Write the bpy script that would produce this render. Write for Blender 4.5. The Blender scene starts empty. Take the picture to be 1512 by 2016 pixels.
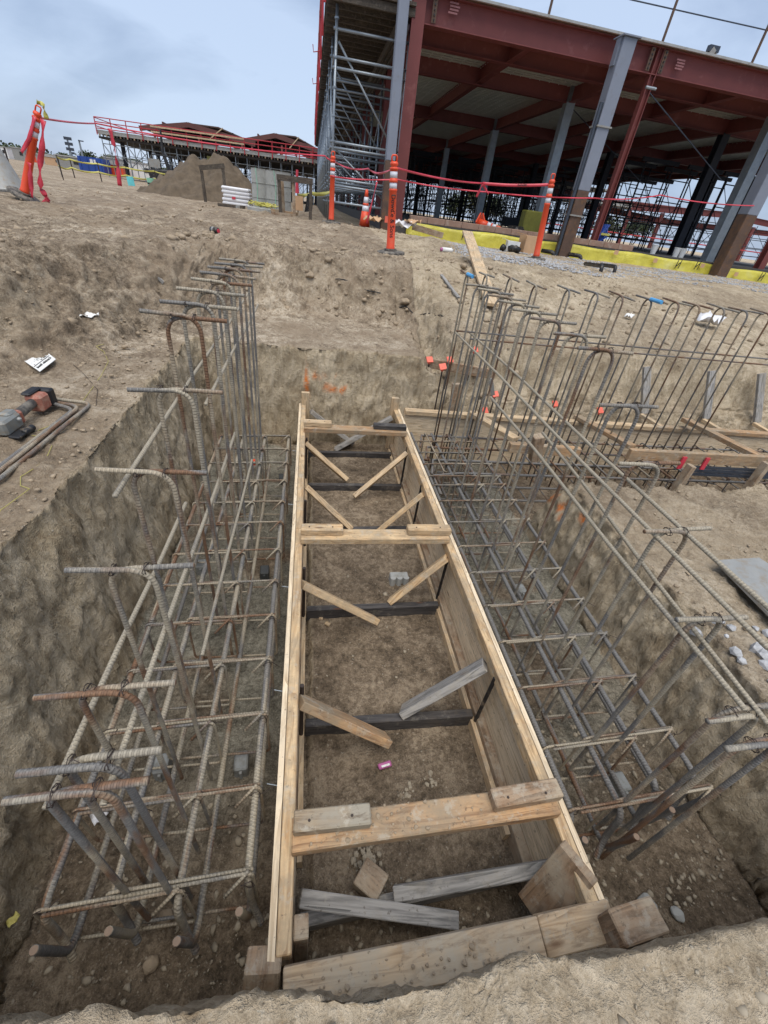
import bpy, math, random
import numpy as np
from mathutils import Vector, Matrix
random.seed(7); RNG=np.random.default_rng(7)
S=bpy.context.scene; COL=S.collection
# ------------------------------------------------------------------ camera model (solved from the photograph's vanishing points)
FPX=835.99; PIT,ROL,YAW=[math.radians(a) for a in (35.335,-7.951,12.525)]
def _rot(p,r,y):
    cy,sy=math.cos(y),math.sin(y);cp,sp=math.cos(p),math.sin(p);cr,sr=math.cos(r),math.sin(r)
    fwd=np.array([sy*cp,cy*cp,-sp]);rt=np.array([cy,-sy,0.]);dn=np.cross(fwd,rt)
    return np.array([cr*rt+sr*dn,-sr*rt+cr*dn,fwd])
CR=_rot(PIT,ROL,YAW)
def ray(x,y): return CR.T@np.array([(x-756)/FPX,(y-1008)/FPX,1])
def Pz(x,y,z): d=ray(x,y); return Vector(d*z/d[2])
def PY(x,y,Y): d=ray(x,y); return Vector(d*Y/d[1])
def PX(x,y,X): d=ray(x,y); return Vector(d*X/d[0])
cam=bpy.data.cameras.new('camera'); camo=bpy.data.objects.new('camera',cam); COL.objects.link(camo)
cam.sensor_fit='HORIZONTAL'; cam.sensor_width=36; cam.lens=FPX/1512*36; cam.clip_end=3000; cam.clip_start=.02
camo.matrix_world=Matrix(((CR[0][0],-CR[1][0],-CR[2][0],0),(CR[0][1],-CR[1][1],-CR[2][1],0),(CR[0][2],-CR[1][2],-CR[2][2],0),(0,0,0,1)))
S.camera=camo
# ------------------------------------------------------------------ object helpers
def tag(o,label=None,cat=None,group=None,kind=None):
    if label:o['label']=label
    if cat:o['category']=cat
    if group:o['group']=group
    if kind:o['kind']=kind
    return o
def thing(name,label,cat,loc=(0,0,0),rz=0,group=None):
    o=bpy.data.objects.new(name,None); COL.objects.link(o); o.location=loc; o.rotation_euler=(0,0,rz); o.empty_display_size=.1
    return tag(o,label,cat,group)
class MB:
    def __init__(s): s.v=[];s.f=[];s.uv=[];s.n=0
    def add(s,V,F,UV=None):
        V=np.asarray(V,float).reshape(-1,3); s.v.append(V)
        for i,fc in enumerate(F):
            s.f.append([k+s.n for k in fc]); s.uv.append(UV[i] if UV is not None else [(0,0)]*len(fc))
        s.n+=len(V); return s
    def beam(s,p0,p1,w,h,up=(0,0,1),roll=0,taper=1):
        """a squared bar from p0 to p1: w across, h along 'up'; uv runs with the grain"""
        p0=Vector(p0);p1=Vector(p1);d=(p1-p0);L=d.length;d.normalize();u=Vector(up)
        u=(u-d*u.dot(d)); u=u.normalized() if u.length>1e-4 else d.orthogonal().normalized()
        if roll: u=Matrix.Rotation(roll,3,d)@u
        r=d.cross(u); V=[]
        for q,t in((p0,1),(p1,taper)):
            for a,b in((-1,-1),(1,-1),(1,1),(-1,1)): V.append(q+r*(a*w/2*t)+u*(b*h/2*t))
        F=[(3,2,1,0),(4,5,6,7)];o=random.random()*9;c=[(o,o+j) for j in(0,w,w+h,2*w+h,2*w+2*h)]
        UV=[[(o+.0,o),(o,o+w),(o+h*.3,o+w),(o+h*.3,o)]]*2
        for k in range(4):
            a,b=k,(k+1)%4;F.append((a,b,b+4,a+4));v0,v1=c[k][1],c[k+1][1];UV.append([(o,v0),(o,v1),(o+L,v1),(o+L,v0)])
        return s.add(V,F,UV)
    def box(s,c,sz,rz=0):
        c=Vector(c);x=Vector((math.cos(rz),math.sin(rz),0));ax=0 if sz[0]>=sz[1] else 1
        y=Vector((-x.y,x.x,0))
        if sz[2]>max(sz[0],sz[1]): return s.beam(c-Vector((0,0,sz[2]/2)),c+Vector((0,0,sz[2]/2)),sz[0],sz[1],up=y)
        if ax==0: return s.beam(c-x*sz[0]/2,c+x*sz[0]/2,sz[1],sz[2])
        return s.beam(c-y*sz[1]/2,c+y*sz[1]/2,sz[0],sz[2])
    def tube(s,pts,r,n=8,rib=0,pitch=.012,step=None,cap=True):
        P=np.array([tuple(p) for p in pts],float); seg=np.linalg.norm(np.diff(P,axis=0),axis=1); cu=np.concatenate([[0],np.cumsum(seg)])
        if rib or step:
            m=max(2,int(cu[-1]/(step or pitch/3))+1); t=np.linspace(0,cu[-1],m)
            Q=np.stack([np.interp(t,cu,P[:,k]) for k in range(3)],1)
        else: Q=P;t=cu
        T=np.gradient(Q,axis=0);T/=np.linalg.norm(T,axis=1)[:,None]+1e-12
        a=np.array([0,0,1.]) if abs(T[0][2])<.9 else np.array([1.,0,0]); N=np.zeros_like(Q); nn=a-T[0]*a.dot(T[0]);nn/=np.linalg.norm(nn)
        for i in range(len(Q)):
            nn=nn-T[i]*nn.dot(T[i]);nn/=np.linalg.norm(nn);N[i]=nn
        B=np.cross(T,N); th=np.arange(n)*2*math.pi/n
        R=np.full((len(Q),n),r) if np.isscalar(r) else np.repeat(np.asarray(r,float)[:,None],n,1)
        if rib: R=R*(1+rib*(np.sin(2*math.pi*t[:,None]/pitch+np.sin(th)[None]*1.5)>.2))
        V=Q[:,None]+R[...,None]*(np.cos(th)[None,:,None]*N[:,None]+np.sin(th)[None,:,None]*B[:,None])
        F=[];UV=[];m=len(Q);o=random.random()*5
        for i in range(m-1):
            for k in range(n):
                k2=(k+1)%n;F.append((i*n+k,i*n+k2,(i+1)*n+k2,(i+1)*n+k));w=r if np.isscalar(r) else .02
                UV.append([(o+t[i],k*w*.8),(o+t[i],(k+1)*w*.8),(o+t[i+1],(k+1)*w*.8),(o+t[i+1],k*w*.8)])
        if cap:
            F.append(tuple(range(n-1,-1,-1)));F.append(tuple((m-1)*n+k for k in range(n)));UV+=[[(o,0)]*n]*2
        return s.add(V.reshape(-1,3),F,UV)
    def lathe(s,c,prof,n=20,sy=1):
        V=[];F=[]
        for r,z in prof:
            for k in range(n):
                a=2*math.pi*k/n;V.append((c[0]+r*math.cos(a),c[1]+r*sy*math.sin(a),c[2]+z))
        m=len(prof)
        for i in range(m-1):
            for k in range(n): F.append((i*n+k,i*n+(k+1)%n,(i+1)*n+(k+1)%n,(i+1)*n+k))
        F.append(tuple(range(n-1,-1,-1)));F.append(tuple((m-1)*n+k for k in range(n)))
        return s.add(V,F)
    def ibeam(s,p0,p1,d,bf,tf=.016,tw=.012,up=(0,0,1)):
        p0=Vector(p0);p1=Vector(p1);dr=(p1-p0).normalized();u=Vector(up);u=(u-dr*u.dot(dr)).normalized()
        o=u*(d/2-tf/2); s.beam(p0+o,p1+o,bf,tf,up=u);s.beam(p0-o,p1-o,bf,tf,up=u);s.beam(p0,p1,tw,d-2*tf,up=u);return s
    def grid(s,P):
        """P: (m,n,3) sheet of points"""
        P=np.asarray(P,float);m,n=P.shape[:2];F=[];UV=[]
        for i in range(m-1):
            for k in range(n-1):
                F.append((i*n+k,i*n+k+1,(i+1)*n+k+1,(i+1)*n+k));UV.append([(i/(m-1),k/(n-1)),(i/(m-1),(k+1)/(n-1)),((i+1)/(m-1),(k+1)/(n-1)),((i+1)/(m-1),k/(n-1))])
        return s.add(P.reshape(-1,3),F,UV)
    def poly(s,pts,th,up=(0,0,1)):
        u=Vector(up).normalized()*th;n=len(pts);V=[Vector(p) for p in pts]+[Vector(p)+u for p in pts]
        return s.add(V,[tuple(range(n-1,-1,-1)),tuple(range(n,2*n))]+[(k,(k+1)%n,(k+1)%n+n,k+n) for k in range(n)])
    def rock(s,c,r,seed=0,flat=.7):
        R=random.Random(seed);V=[]
        ico=_ICO
        for q in ico[0]:
            k=r*R.uniform(.65,1.2);V.append((c[0]+q[0]*k,c[1]+q[1]*k,c[2]+q[2]*k*flat))
        return s.add(V,ico[1])
    def build(s,name,mat,parent=None,smooth=False,bevel=0):
        me=bpy.data.meshes.new(name);V=np.concatenate(s.v)
        me.from_pydata(V.tolist(),[],s.f);me.materials.append(mat)
        uvl=me.uv_layers.new(name='UVMap');flat=[c for fc in s.uv for p in fc for c in p];uvl.data.foreach_set('uv',flat)
        if smooth: me.polygons.foreach_set('use_smooth',[True]*len(me.polygons))
        me.update();o=bpy.data.objects.new(name,me);COL.objects.link(o)
        if parent is not None:
            o.parent=parent
            wm=lambda q:(wm(q.parent)@q.matrix_parent_inverse if q.parent else Matrix.Identity(4))@q.matrix_basis
            o.matrix_parent_inverse=wm(parent).inverted()
        if bevel:
            b=o.modifiers.new('bevel','BEVEL');b.width=bevel;b.segments=1;b.limit_method='ANGLE'
        return o
_b=(1+5**.5)/2
_ICO=([tuple(c/1.9 for c in v) for v in((-1,_b,0),(1,_b,0),(-1,-_b,0),(1,-_b,0),(0,-1,_b),(0,1,_b),(0,-1,-_b),(0,1,-_b),(_b,0,-1),(_b,0,1),(-_b,0,-1),(-_b,0,1))],
 [(0,11,5),(0,5,1),(0,1,7),(0,7,10),(0,10,11),(1,5,9),(5,11,4),(11,10,2),(10,7,6),(7,1,8),(3,9,4),(3,4,2),(3,2,6),(3,6,8),(3,8,9),(4,9,5),(2,4,11),(6,2,10),(8,6,7),(9,8,1)])
def arcpath(pts,rad,n=6):
    """polyline with rounded corners"""
    P=[Vector(p) for p in pts];out=[P[0]]
    for i in range(1,len(P)-1):
        a=(P[i-1]-P[i]);b=(P[i+1]-P[i]);r=min(rad,a.length*.49,b.length*.49);a.normalize();b.normalize()
        for k in range(n+1):
            t=k/n;out.append((P[i]+a*r)*(1-t)**2+P[i]*2*t*(1-t)+(P[i]+b*r)*t*t)
    out.append(P[-1]);return out
ORD=['nearest','second','third','fourth','fifth','sixth','seventh','eighth','ninth','tenth','eleventh','twelfth','thirteenth','fourteenth','fifteenth','sixteenth']
def text_mb(txt,size,thick=.03):
    cu=bpy.data.curves.new('lettering','FONT');cu.body=txt;cu.size=size;cu.align_x='CENTER';cu.align_y='CENTER';cu.offset=size*thick;cu.fill_mode='FRONT';cu.resolution_u=3
    o=bpy.data.objects.new('lettering',cu);COL.objects.link(o);dg=bpy.context.evaluated_depsgraph_get();dg.update()
    me=bpy.data.meshes.new_from_object(o.evaluated_get(dg));V=np.array([v.co[:] for v in me.vertices]);F=[tuple(p.vertices) for p in me.polygons]
    bpy.data.objects.remove(o);bpy.data.curves.remove(cu);bpy.data.meshes.remove(me);return V,F
# ------------------------------------------------------------------ materials
def lin(*c):
    f=lambda u:(u/12.92 if u<=.04045 else ((u+.055)/1.055)**2.4)
    return tuple(f(x/255) for x in c)+(1,)
class NT:
    def __init__(s,name):
        s.m=bpy.data.materials.new(name);s.m.use_nodes=True;s.t=s.m.node_tree;s.b=s.t.nodes['Principled BSDF'];s.L=s.t.links.new
    def n(s,t,**k):
        x=s.t.nodes.new(t)
        for a,b in k.items(): setattr(x,a,b)
        return x
    def co(s,kind='Object',scale=(1,1,1),loc=None):
        c=s.n('ShaderNodeTexCoord');m=s.n('ShaderNodeMapping');m.inputs['Scale'].default_value=scale
        s.L(c.outputs[kind],m.inputs['Vector'])
        if kind!='Generated':
            oi=s.n('ShaderNodeObjectInfo');mm=s.n('ShaderNodeMath',operation='MULTIPLY');mm.inputs[1].default_value=37.3;s.L(oi.outputs['Random'],mm.inputs[0]);s.L(mm.outputs[0],m.inputs['Location'])
        return m.outputs[0]
    def noise(s,v,sc,det=4,ro=.6,dist=0):
        x=s.n('ShaderNodeTexNoise');x.inputs['Scale'].default_value=sc;x.inputs['Detail'].default_value=det;x.inputs['Roughness'].default_value=ro;x.inputs['Distortion'].default_value=dist
        s.L(v,x.inputs['Vector']);return x.outputs['Fac']
    def ramp(s,f,stops):
        x=s.n('ShaderNodeValToRGB');e=x.color_ramp.elements
        while len(e)<len(stops): e.new(.5)
        for k,(p,c) in enumerate(stops): e[k].position=p;e[k].color=c if len(c)==4 else tuple(c)+(1,)
        s.L(f,x.inputs[0]);return x.outputs[0]
    def mix(s,f,a,b,bt='MIX'):
        x=s.n('ShaderNodeMix',data_type='RGBA',blend_type=bt)
        for i,v in((0,f),(6,a),(7,b)):
            if hasattr(v,'is_linked'): s.L(v,x.inputs[i])
            else: x.inputs[i].default_value=v
        return x.outputs[2]
    def math(s,op,a,b=None):
        x=s.n('ShaderNodeMath',operation=op)
        for i,v in((0,a),(1,b)):
            if v is None: continue
            if hasattr(v,'is_linked'): s.L(v,x.inputs[i])
            else: x.inputs[i].default_value=v
        return x.outputs[0]
    def bump(s,h,st=.3,d=.01,prev=None):
        x=s.n('ShaderNodeBump');x.inputs['Strength'].default_value=st;x.inputs['Distance'].default_value=d;s.L(h,x.inputs['Height'])
        if prev: s.L(prev,x.inputs['Normal'])
        return x.outputs[0]
    def done(s,col=None,rough=.7,metal=0,nor=None,spec=None):
        for k,v in(('Base Color',col),('Roughness',rough),('Metallic',metal),('Normal',nor),('Specular IOR Level',spec)):
            if v is None: continue
            if hasattr(v,'is_linked'): s.L(v,s.b.inputs[k])
            else: s.b.inputs[k].default_value=v
        return s.m
WHT=(1,1,1,1);BLK=(0,0,0,1)
def wood(name,c1,c2,dirt=.35,dcol=lin(150,140,122),dsc=6):
    t=NT(name);uv=t.co('UV',(2.5,34,1));ob=t.co('Object')
    g=t.noise(uv,1.6,5,.6,.6);rings=t.noise(t.co('UV',(.9,9,1)),1.3,2,.5,1.2)
    w=t.math('FRACT',t.math('MULTIPLY',rings,9.0));k=t.math('MULTIPLY',w,.35)
    f=t.math('ADD',t.math('MULTIPLY',g,.85),k)
    col=t.ramp(f,[(.32,c2),(.55,c1),(.8,tuple(x*.72 for x in c2[:3])+(1,))])
    v=t.noise(ob,2.2,2);col=t.mix(t.ramp(v,[(.3,BLK),(.75,(.45,.45,.45,1))]),col,tuple(x*.55 for x in c1[:3])+(1,))
    d=t.ramp(t.noise(ob,dsc,6,.7),[(.62-dirt*.45,BLK),(.72-dirt*.2,WHT)])
    sp=t.ramp(t.noise(ob,55,3,.7),[(.62,BLK),(.70,WHT)])
    col=t.mix(t.math('MULTIPLY',d,min(1,dirt+.35)),col,dcol)
    col=t.mix(t.math('MULTIPLY',sp,.6),col,lin(84,72,58))
    st=t.ramp(t.noise(t.co('UV',(5,22,1)),1.4,6,.75,.5),[(.54,BLK),(.66,WHT)]);col=t.mix(t.math('MULTIPLY',st,.25+dirt*.6),col,tuple(x*.42 for x in c2[:3])+(1,))
    st2=t.ramp(t.noise(ob,19,5,.75),[(.55,BLK),(.63,WHT)]);col=t.mix(t.math('MULTIPLY',st2,dirt*.9),col,lin(176,168,152))
    kn=t.n('ShaderNodeTexVoronoi');kn.inputs['Scale'].default_value=1.0;t.L(t.co('UV',(3.2,11,1)),kn.inputs['Vector'])
    kk=t.ramp(kn.outputs['Distance'],[(.05,WHT),(.11,BLK)]);col=t.mix(t.math('MULTIPLY',kk,.7),col,lin(92,58,32))
    return t.done(col,.8,0,t.bump(t.math('ADD',g,t.math('MULTIPLY',d,.4)),.35,.003))
W_FIR=wood('fir_wood',lin(218,192,154),lin(186,152,113),.34)
W_RAIL=wood('rail_wood',lin(222,192,148),lin(188,148,104),.5,lin(160,142,116),9)
W_TIE=wood('tie_wood',lin(192,154,112),lin(156,116,80),.55,lin(142,128,106),5)
W_PLY=wood('plywood_face',lin(238,218,186),lin(216,188,150),.22,lin(196,182,158))
W_GREY=wood('weathered_wood',lin(166,162,156),lin(112,110,106),.25,lin(150,140,122))
W_DARK=wood('dark_oiled_wood',lin(78,74,72),lin(48,46,46),.15,lin(96,86,74))
W_END=wood('dusty_end_board',lin(206,180,146),lin(176,146,112),.5,lin(176,164,144),5)
W_OLD=wood('old_brown_wood',lin(158,128,98),lin(116,88,64),.5,lin(172,158,136),5)
W_CEM=wood('cement_caked_wood',lin(164,144,116),lin(136,112,86),.7,lin(150,142,126),9)
W_STAND=wood('stand_wood',lin(92,82,70),lin(60,52,46),.2,lin(110,100,84))
W_SIDE=wood('grey_green_rail_side',lin(168,168,152),lin(136,138,128),.3,lin(180,172,150))
def plain(name,c,rough=.6,metal=0,var=.25,sc=8,bump=.15,dirt=0,dcol=lin(140,125,104)):
    t=NT(name);o=t.co('Object');n=t.noise(o,sc,5,.65)
    col=t.mix(t.ramp(n,[(.3,BLK),(.75,WHT)]),tuple(x*(1-var) for x in c[:3])+(1,),tuple(min(1,x*(1+var*.6)) for x in c[:3])+(1,))
    if dirt: col=t.mix(t.math('MULTIPLY',t.ramp(t.noise(o,sc*1.7,6,.7),[(.62-dirt*.4,BLK),(.72-dirt*.1,WHT)]),.8),col,dcol)
    return t.done(col,rough,metal,t.bump(n,bump,.004))
def rebar_mat(name,rust,mud,pitch=.0100):
    t=NT(name);uv=t.co('UV',(1,1,1));o=t.co('Object');oi=t.n('ShaderNodeObjectInfo')
    a=t.noise(t.co('UV',(3.5,12,1)),1,3,.6);fine=t.noise(o,90,4,.7)
    steel=t.mix(fine,lin(80,77,74),lin(150,147,142))
    rus=t.mix(fine,lin(86,66,52),lin(150,112,82))
    bias=t.math('ADD',t.math('MULTIPLY',oi.outputs['Random'],.22),rust-.11)
    m=t.ramp(t.math('ADD',a,bias),[(.5,BLK),(.6,WHT)]);col=t.mix(m,steel,rus)
    b=t.noise(t.co('UV',(2.2,3,1)),1.3,4,.6)
    m2=t.ramp(t.math('ADD',t.math('ADD',b,t.math('MULTIPLY',fine,.15)),mud),[(.58,BLK),(.72,WHT)]);col=t.mix(t.math('MULTIPLY',m2,.85),col,t.mix(fine,lin(150,136,112),lin(202,192,170)))
    sx=t.n('ShaderNodeSeparateXYZ');t.L(t.n('ShaderNodeTexCoord').outputs['UV'],sx.inputs[0])
    wv=t.math('SINE',t.math('ADD',t.math('MULTIPLY',sx.outputs[0],2*math.pi/pitch),t.math('MULTIPLY',sx.outputs[1],55.0)))
    gr=t.ramp(t.math('MULTIPLY_ADD' if 0 else 'ADD',t.math('MULTIPLY',wv,.5),.5),[(.25,WHT),(.6,BLK)])
    col=t.mix(t.math('MULTIPLY',gr,.2),col,tuple(0.30*k for k in (.20,.16,.12))+(1,))
    return t.done(col,.72,.12,t.bump(t.math('SUBTRACT',fine,gr),.7,.004))
R_HOOK=rebar_mat('hooked_bar_steel',-.02,.07);R_CAGE=rebar_mat('cage_bar_steel',-.03,.06);R_CAGED=rebar_mat('dark_cage_bar_steel',-.1,-.14);R_STIR=rebar_mat('stirrup_steel',.05,.08);R_RAIL=rebar_mat('long_bar_steel',-.14,.2);R_DARK=rebar_mat('dark_bar_steel',.0,-.12);R_RUST=rebar_mat('rusty_bar_steel',.07,.03)
R_CUT=plain('cut_steel_end',lin(140,118,98),.6,.2)
M_WIRE=plain('tie_wire_steel',lin(70,60,55),.6,.5)
M_ORANGE=plain('orange_plastic',lin(222,78,42),.45,0,.1,3,.03,.1,lin(190,110,80))
M_CAP=plain('orange_cap_plastic',lin(226,104,80),.5,0,.12)
def emis(*a): pass
M_WHITEBAND=plain('white_reflective_band',lin(214,216,222),.4,0,.1,14,.05,.15)
M_RUBBER=plain('dusty_rubber_base',lin(70,68,66),.85,0,.3,10,.2,.55,lin(150,142,128))
M_TAPE=plain('red_plastic_tape',lin(204,62,78),.4,0,.18,6,.05)
M_YTAPE=plain('yellow_plastic_tape',lin(198,190,96),.4,0,.15,6,.05)
M_BLACKINK=plain('black_ink',lin(34,32,32),.7)
M_GREYPAINT=plain('grey_steel_paint',lin(128,134,146),.55,.1,.08,3,.08,.08,lin(120,120,124))
M_RUSTSTEEL=plain('bare_rusty_steel',lin(96,76,64),.8,.1,.3,5,.15,.3,lin(120,86,56))
M_OXIDE=plain('red_oxide_primer',lin(118,60,56),.6,.05,.14,2,.08,.12,lin(136,84,78))
M_GALV=plain('galvanised_steel',lin(150,158,164),.42,.6,.2,7,.06,.12,lin(176,176,166))
M_GALVD=plain('dark_scaffold_steel',lin(74,80,90),.5,.5,.3,6)
M_SHORE=plain('black_shoring_steel',lin(44,46,54),.6,.3,.3,6)
M_DECK=plain('galvanised_deck',lin(214,220,210),.4,.35,.18,3,.05)
M_RED=plain('red_guardrail_paint',lin(176,52,58),.5,.1,.15)
M_CONC=plain('concrete_grey',lin(168,168,163),.9,0,.18,7,.3,.2,lin(128,124,114))
M_DOBIE=plain('concrete_spacer',lin(140,142,140),.9,0,.2,20,.3,.3,lin(110,106,96))
M_DOBIED=plain('wet_concrete_spacer',lin(66,68,68),.7,0,.2,20,.3)
M_PAPER=plain('white_paper',lin(226,226,222),.8,0,.06,12,.1,.12,lin(190,180,160))
M_CARD=plain('brown_cardboard',lin(196,160,124),.85,0,.12,4,.1)
M_PINK=plain('pink_plastic',lin(176,96,146),.35,0,.15,20,.05,.1)
M_YELMEM=None
M_BLACKPL=plain('black_plastic',lin(32,32,34),.5,0,.3,10,.05,.15)
M_BLUE=plain('blue_tape',lin(86,164,216),.5)
M_BLUEP=plain('blue_paint',lin(36,72,150),.5,0,.15,.4)
M_GREENP=plain('green_plastic',lin(150,210,180),.5)
M_TEAL=plain('teal_plastic',lin(110,206,210),.5)
M_STRING=plain('yellow_string',lin(180,170,96),.7)
M_TOOLG=plain('grey_tool_housing',lin(134,136,132),.45,.2,.2,20,.1,.35)
M_TOOLO=plain('faded_orange_housing',lin(158,98,80),.5,0,.15,20,.1,.35,lin(180,150,130))
M_ALU=plain('aluminium_panel',lin(150,150,146),.6,.2,.15,9,.05,.3)
M_ROOF=plain('brown_roof_board',lin(92,70,62),.8,0,.2,2)
M_FOIL=plain('white_plastic_sheet',lin(220,220,222),.4,0,.1,9,.3,.1)
# soil -----------------------------------------------------------
def soil():
    t=NT('soil');a=t.n('ShaderNodeAttribute',attribute_name='soil');sep=t.n('ShaderNodeSeparateColor');t.L(a.outputs['Color'],sep.inputs[0])
    wet,mud,paint=sep.outputs[0],sep.outputs[1],sep.outputs[2];slab=a.outputs['Alpha']
    c=t.n('ShaderNodeTexCoord').outputs['Object']
    def mp(sc,rot=(0,0,0)):
        m=t.n('ShaderNodeMapping');m.inputs['Scale'].default_value=sc;m.inputs['Rotation'].default_value=rot;t.L(c,m.inputs[0]);return m.outputs[0]
    big=t.noise(c,1.1,5,.6);med=t.noise(c,6,6,.72,.3);fin=t.noise(c,38,5,.78,.3);vf=t.noise(c,150,3,.75)
    streak=t.noise(mp((13,13,3.6),(.75,.55,.3)),1.0,5,.7,.9)
    # crumb edges: thin irregular cracks, in patches
    dv=t.n('ShaderNodeVectorMath',operation='ADD');nz=t.n('ShaderNodeTexNoise');nz.inputs['Scale'].default_value=9;nz.inputs['Detail'].default_value=4;t.L(c,nz.inputs['Vector'])
    sc_=t.n('ShaderNodeVectorMath',operation='SCALE');sc_.inputs['Scale'].default_value=.16;t.L(nz.outputs['Color'],sc_.inputs[0]);t.L(c,dv.inputs[0]);t.L(sc_.outputs[0],dv.inputs[1])
    def crack(sc,w):
        v=t.n('ShaderNodeTexVoronoi',feature='DISTANCE_TO_EDGE');v.inputs['Scale'].default_value=sc;t.L(dv.outputs[0],v.inputs['Vector']);return t.ramp(v.outputs['Distance'],[(0,WHT),(w,BLK)])
    ck=t.math('MULTIPLY',crack(19,.075),t.ramp(t.noise(c,5.3,4),[(.52,BLK),(.64,WHT)]))
    mix3=lambda p,q,r:t.math('ADD',t.math('ADD',t.math('MULTIPLY',med,p),t.math('MULTIPLY',fin,q)),t.math('MULTIPLY',vf,r))
    dry=t.ramp(mix3(.45,.35,.2),[(.41,lin(108,95,79)),(.5,lin(177,160,137)),(.575,lin(216,202,180))])
    dry=t.mix(t.ramp(big,[(.40,BLK),(.58,(.75,.75,.75,1))]),dry,lin(150,132,110))
    damp=t.ramp(mix3(.4,.4,.2),[(.41,lin(82,71,58)),(.5,lin(128,112,93)),(.58,lin(168,151,128))])
    clay=t.ramp(t.math('ADD',t.math('MULTIPLY',streak,.5),t.math('MULTIPLY',mix3(.35,.35,.3),.5)),[(.36,lin(128,112,90)),(.48,lin(188,171,143)),(.56,lin(210,194,167)),(.64,lin(214,196,166))])
    clay=t.mix(t.ramp(t.noise(c,2.3,5,.65),[(.5,BLK),(.68,(.6,.6,.6,1))]),clay,lin(132,112,84))
    grey=t.ramp(mix3(.3,.4,.3),[(.41,lin(90,87,76)),(.5,lin(137,134,120)),(.58,lin(172,169,154))])
    col=t.mix(mud,dry,clay);col=t.mix(wet,col,damp);col=t.mix(slab,col,grey)
    col=t.mix(t.math('MULTIPLY',ck,.22),col,lin(84,72,58))  # shade inside the cracks painted in as a darker colour
    chip=t.n('ShaderNodeTexVoronoi');chip.inputs['Scale'].default_value=34;t.L(c,chip.inputs['Vector'])
    pk_=t.math('MULTIPLY',t.ramp(chip.outputs['Distance'],[(.10,WHT),(.17,BLK)]),t.ramp(t.noise(c,9,2),[(.5,BLK),(.62,WHT)]))
    col=t.mix(t.math('MULTIPLY',pk_,.6),col,lin(206,196,176))
    sp=t.ramp(t.noise(c,95,2,.6),[(.66,BLK),(.74,WHT)]);col=t.mix(t.math('MULTIPLY',sp,.45),col,lin(214,204,184))
    sd=t.ramp(t.noise(c,70,3,.7),[(.27,WHT),(.36,BLK)]);col=t.mix(t.math('MULTIPLY',sd,.5),col,lin(76,64,50))
    pk=t.math('MULTIPLY',paint,t.ramp(fin,[(.36,BLK),(.5,WHT)]));col=t.mix(pk,col,lin(226,128,56))
    h=t.math('ADD',t.math('MULTIPLY',med,1.0),t.math('MULTIPLY',fin,.7));h=t.math('ADD',h,t.math('MULTIPLY',vf,.25));h=t.math('ADD',h,t.math('MULTIPLY',pk_,.3));h=t.math('SUBTRACT',h,t.math('MULTIPLY',ck,.14));h=t.math('ADD',h,t.math('MULTIPLY',t.math('MULTIPLY',streak,mud),.9))
    return t.done(col,t.ramp(wet,[(0,(.93,)*3),(1,(.8,)*3)]),0,t.bump(h,.85,.045),.2)
M_SOIL=soil()
M_PILE=plain('spoil_soil',lin(100,87,71),.95,0,.35,5,.5)
M_STONE=plain('pebble_stone',lin(160,148,128),.9,0,.3,14,.3)
M_STONEG=plain('gravel_stone',lin(176,176,176),.85,0,.55,30,.3)
M_CLOD=plain('soil_clod',lin(160,143,120),.95,0,.3,22,.5)
# ------------------------------------------------------------------ noise
_P=RNG.permutation(4096);_G=RNG.normal(size=(4096,3));_G/=np.linalg.norm(_G,axis=1)[:,None]
def gnoise(x,y,z):
    xi=np.floor(x).astype(int);yi=np.floor(y).astype(int);zi=np.floor(z).astype(int);x=x-xi;y=y-yi;z=z-zi
    u=x*x*x*(x*(x*6-15)+10);v=y*y*y*(y*(y*6-15)+10);w=z*z*z*(z*(z*6-15)+10);out=0
    for a in(0,1):
        for b in(0,1):
            for c in(0,1):
                g=_G[_P[(_P[(_P[(xi+a)&4095]+yi+b)&4095]+zi+c)&4095]]
                out=out+(g[...,0]*(x-a)+g[...,1]*(y-b)+g[...,2]*(z-c))*(u if a else 1-u)*(v if b else 1-v)*(w if c else 1-w)
    return out*1.6
def fbm(x,y,z,o=4,g=.55):
    r=0;a=1;f=1
    for k in range(o): r=r+a*gnoise(x*f+k*17.3,y*f+k*9.1,z*f+k*5.7);a*=g;f*=2.03
    return r
def sst(a,b,x): t=np.clip((x-a)/(b-a),0,1);return t*t*(3-2*t)
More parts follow.
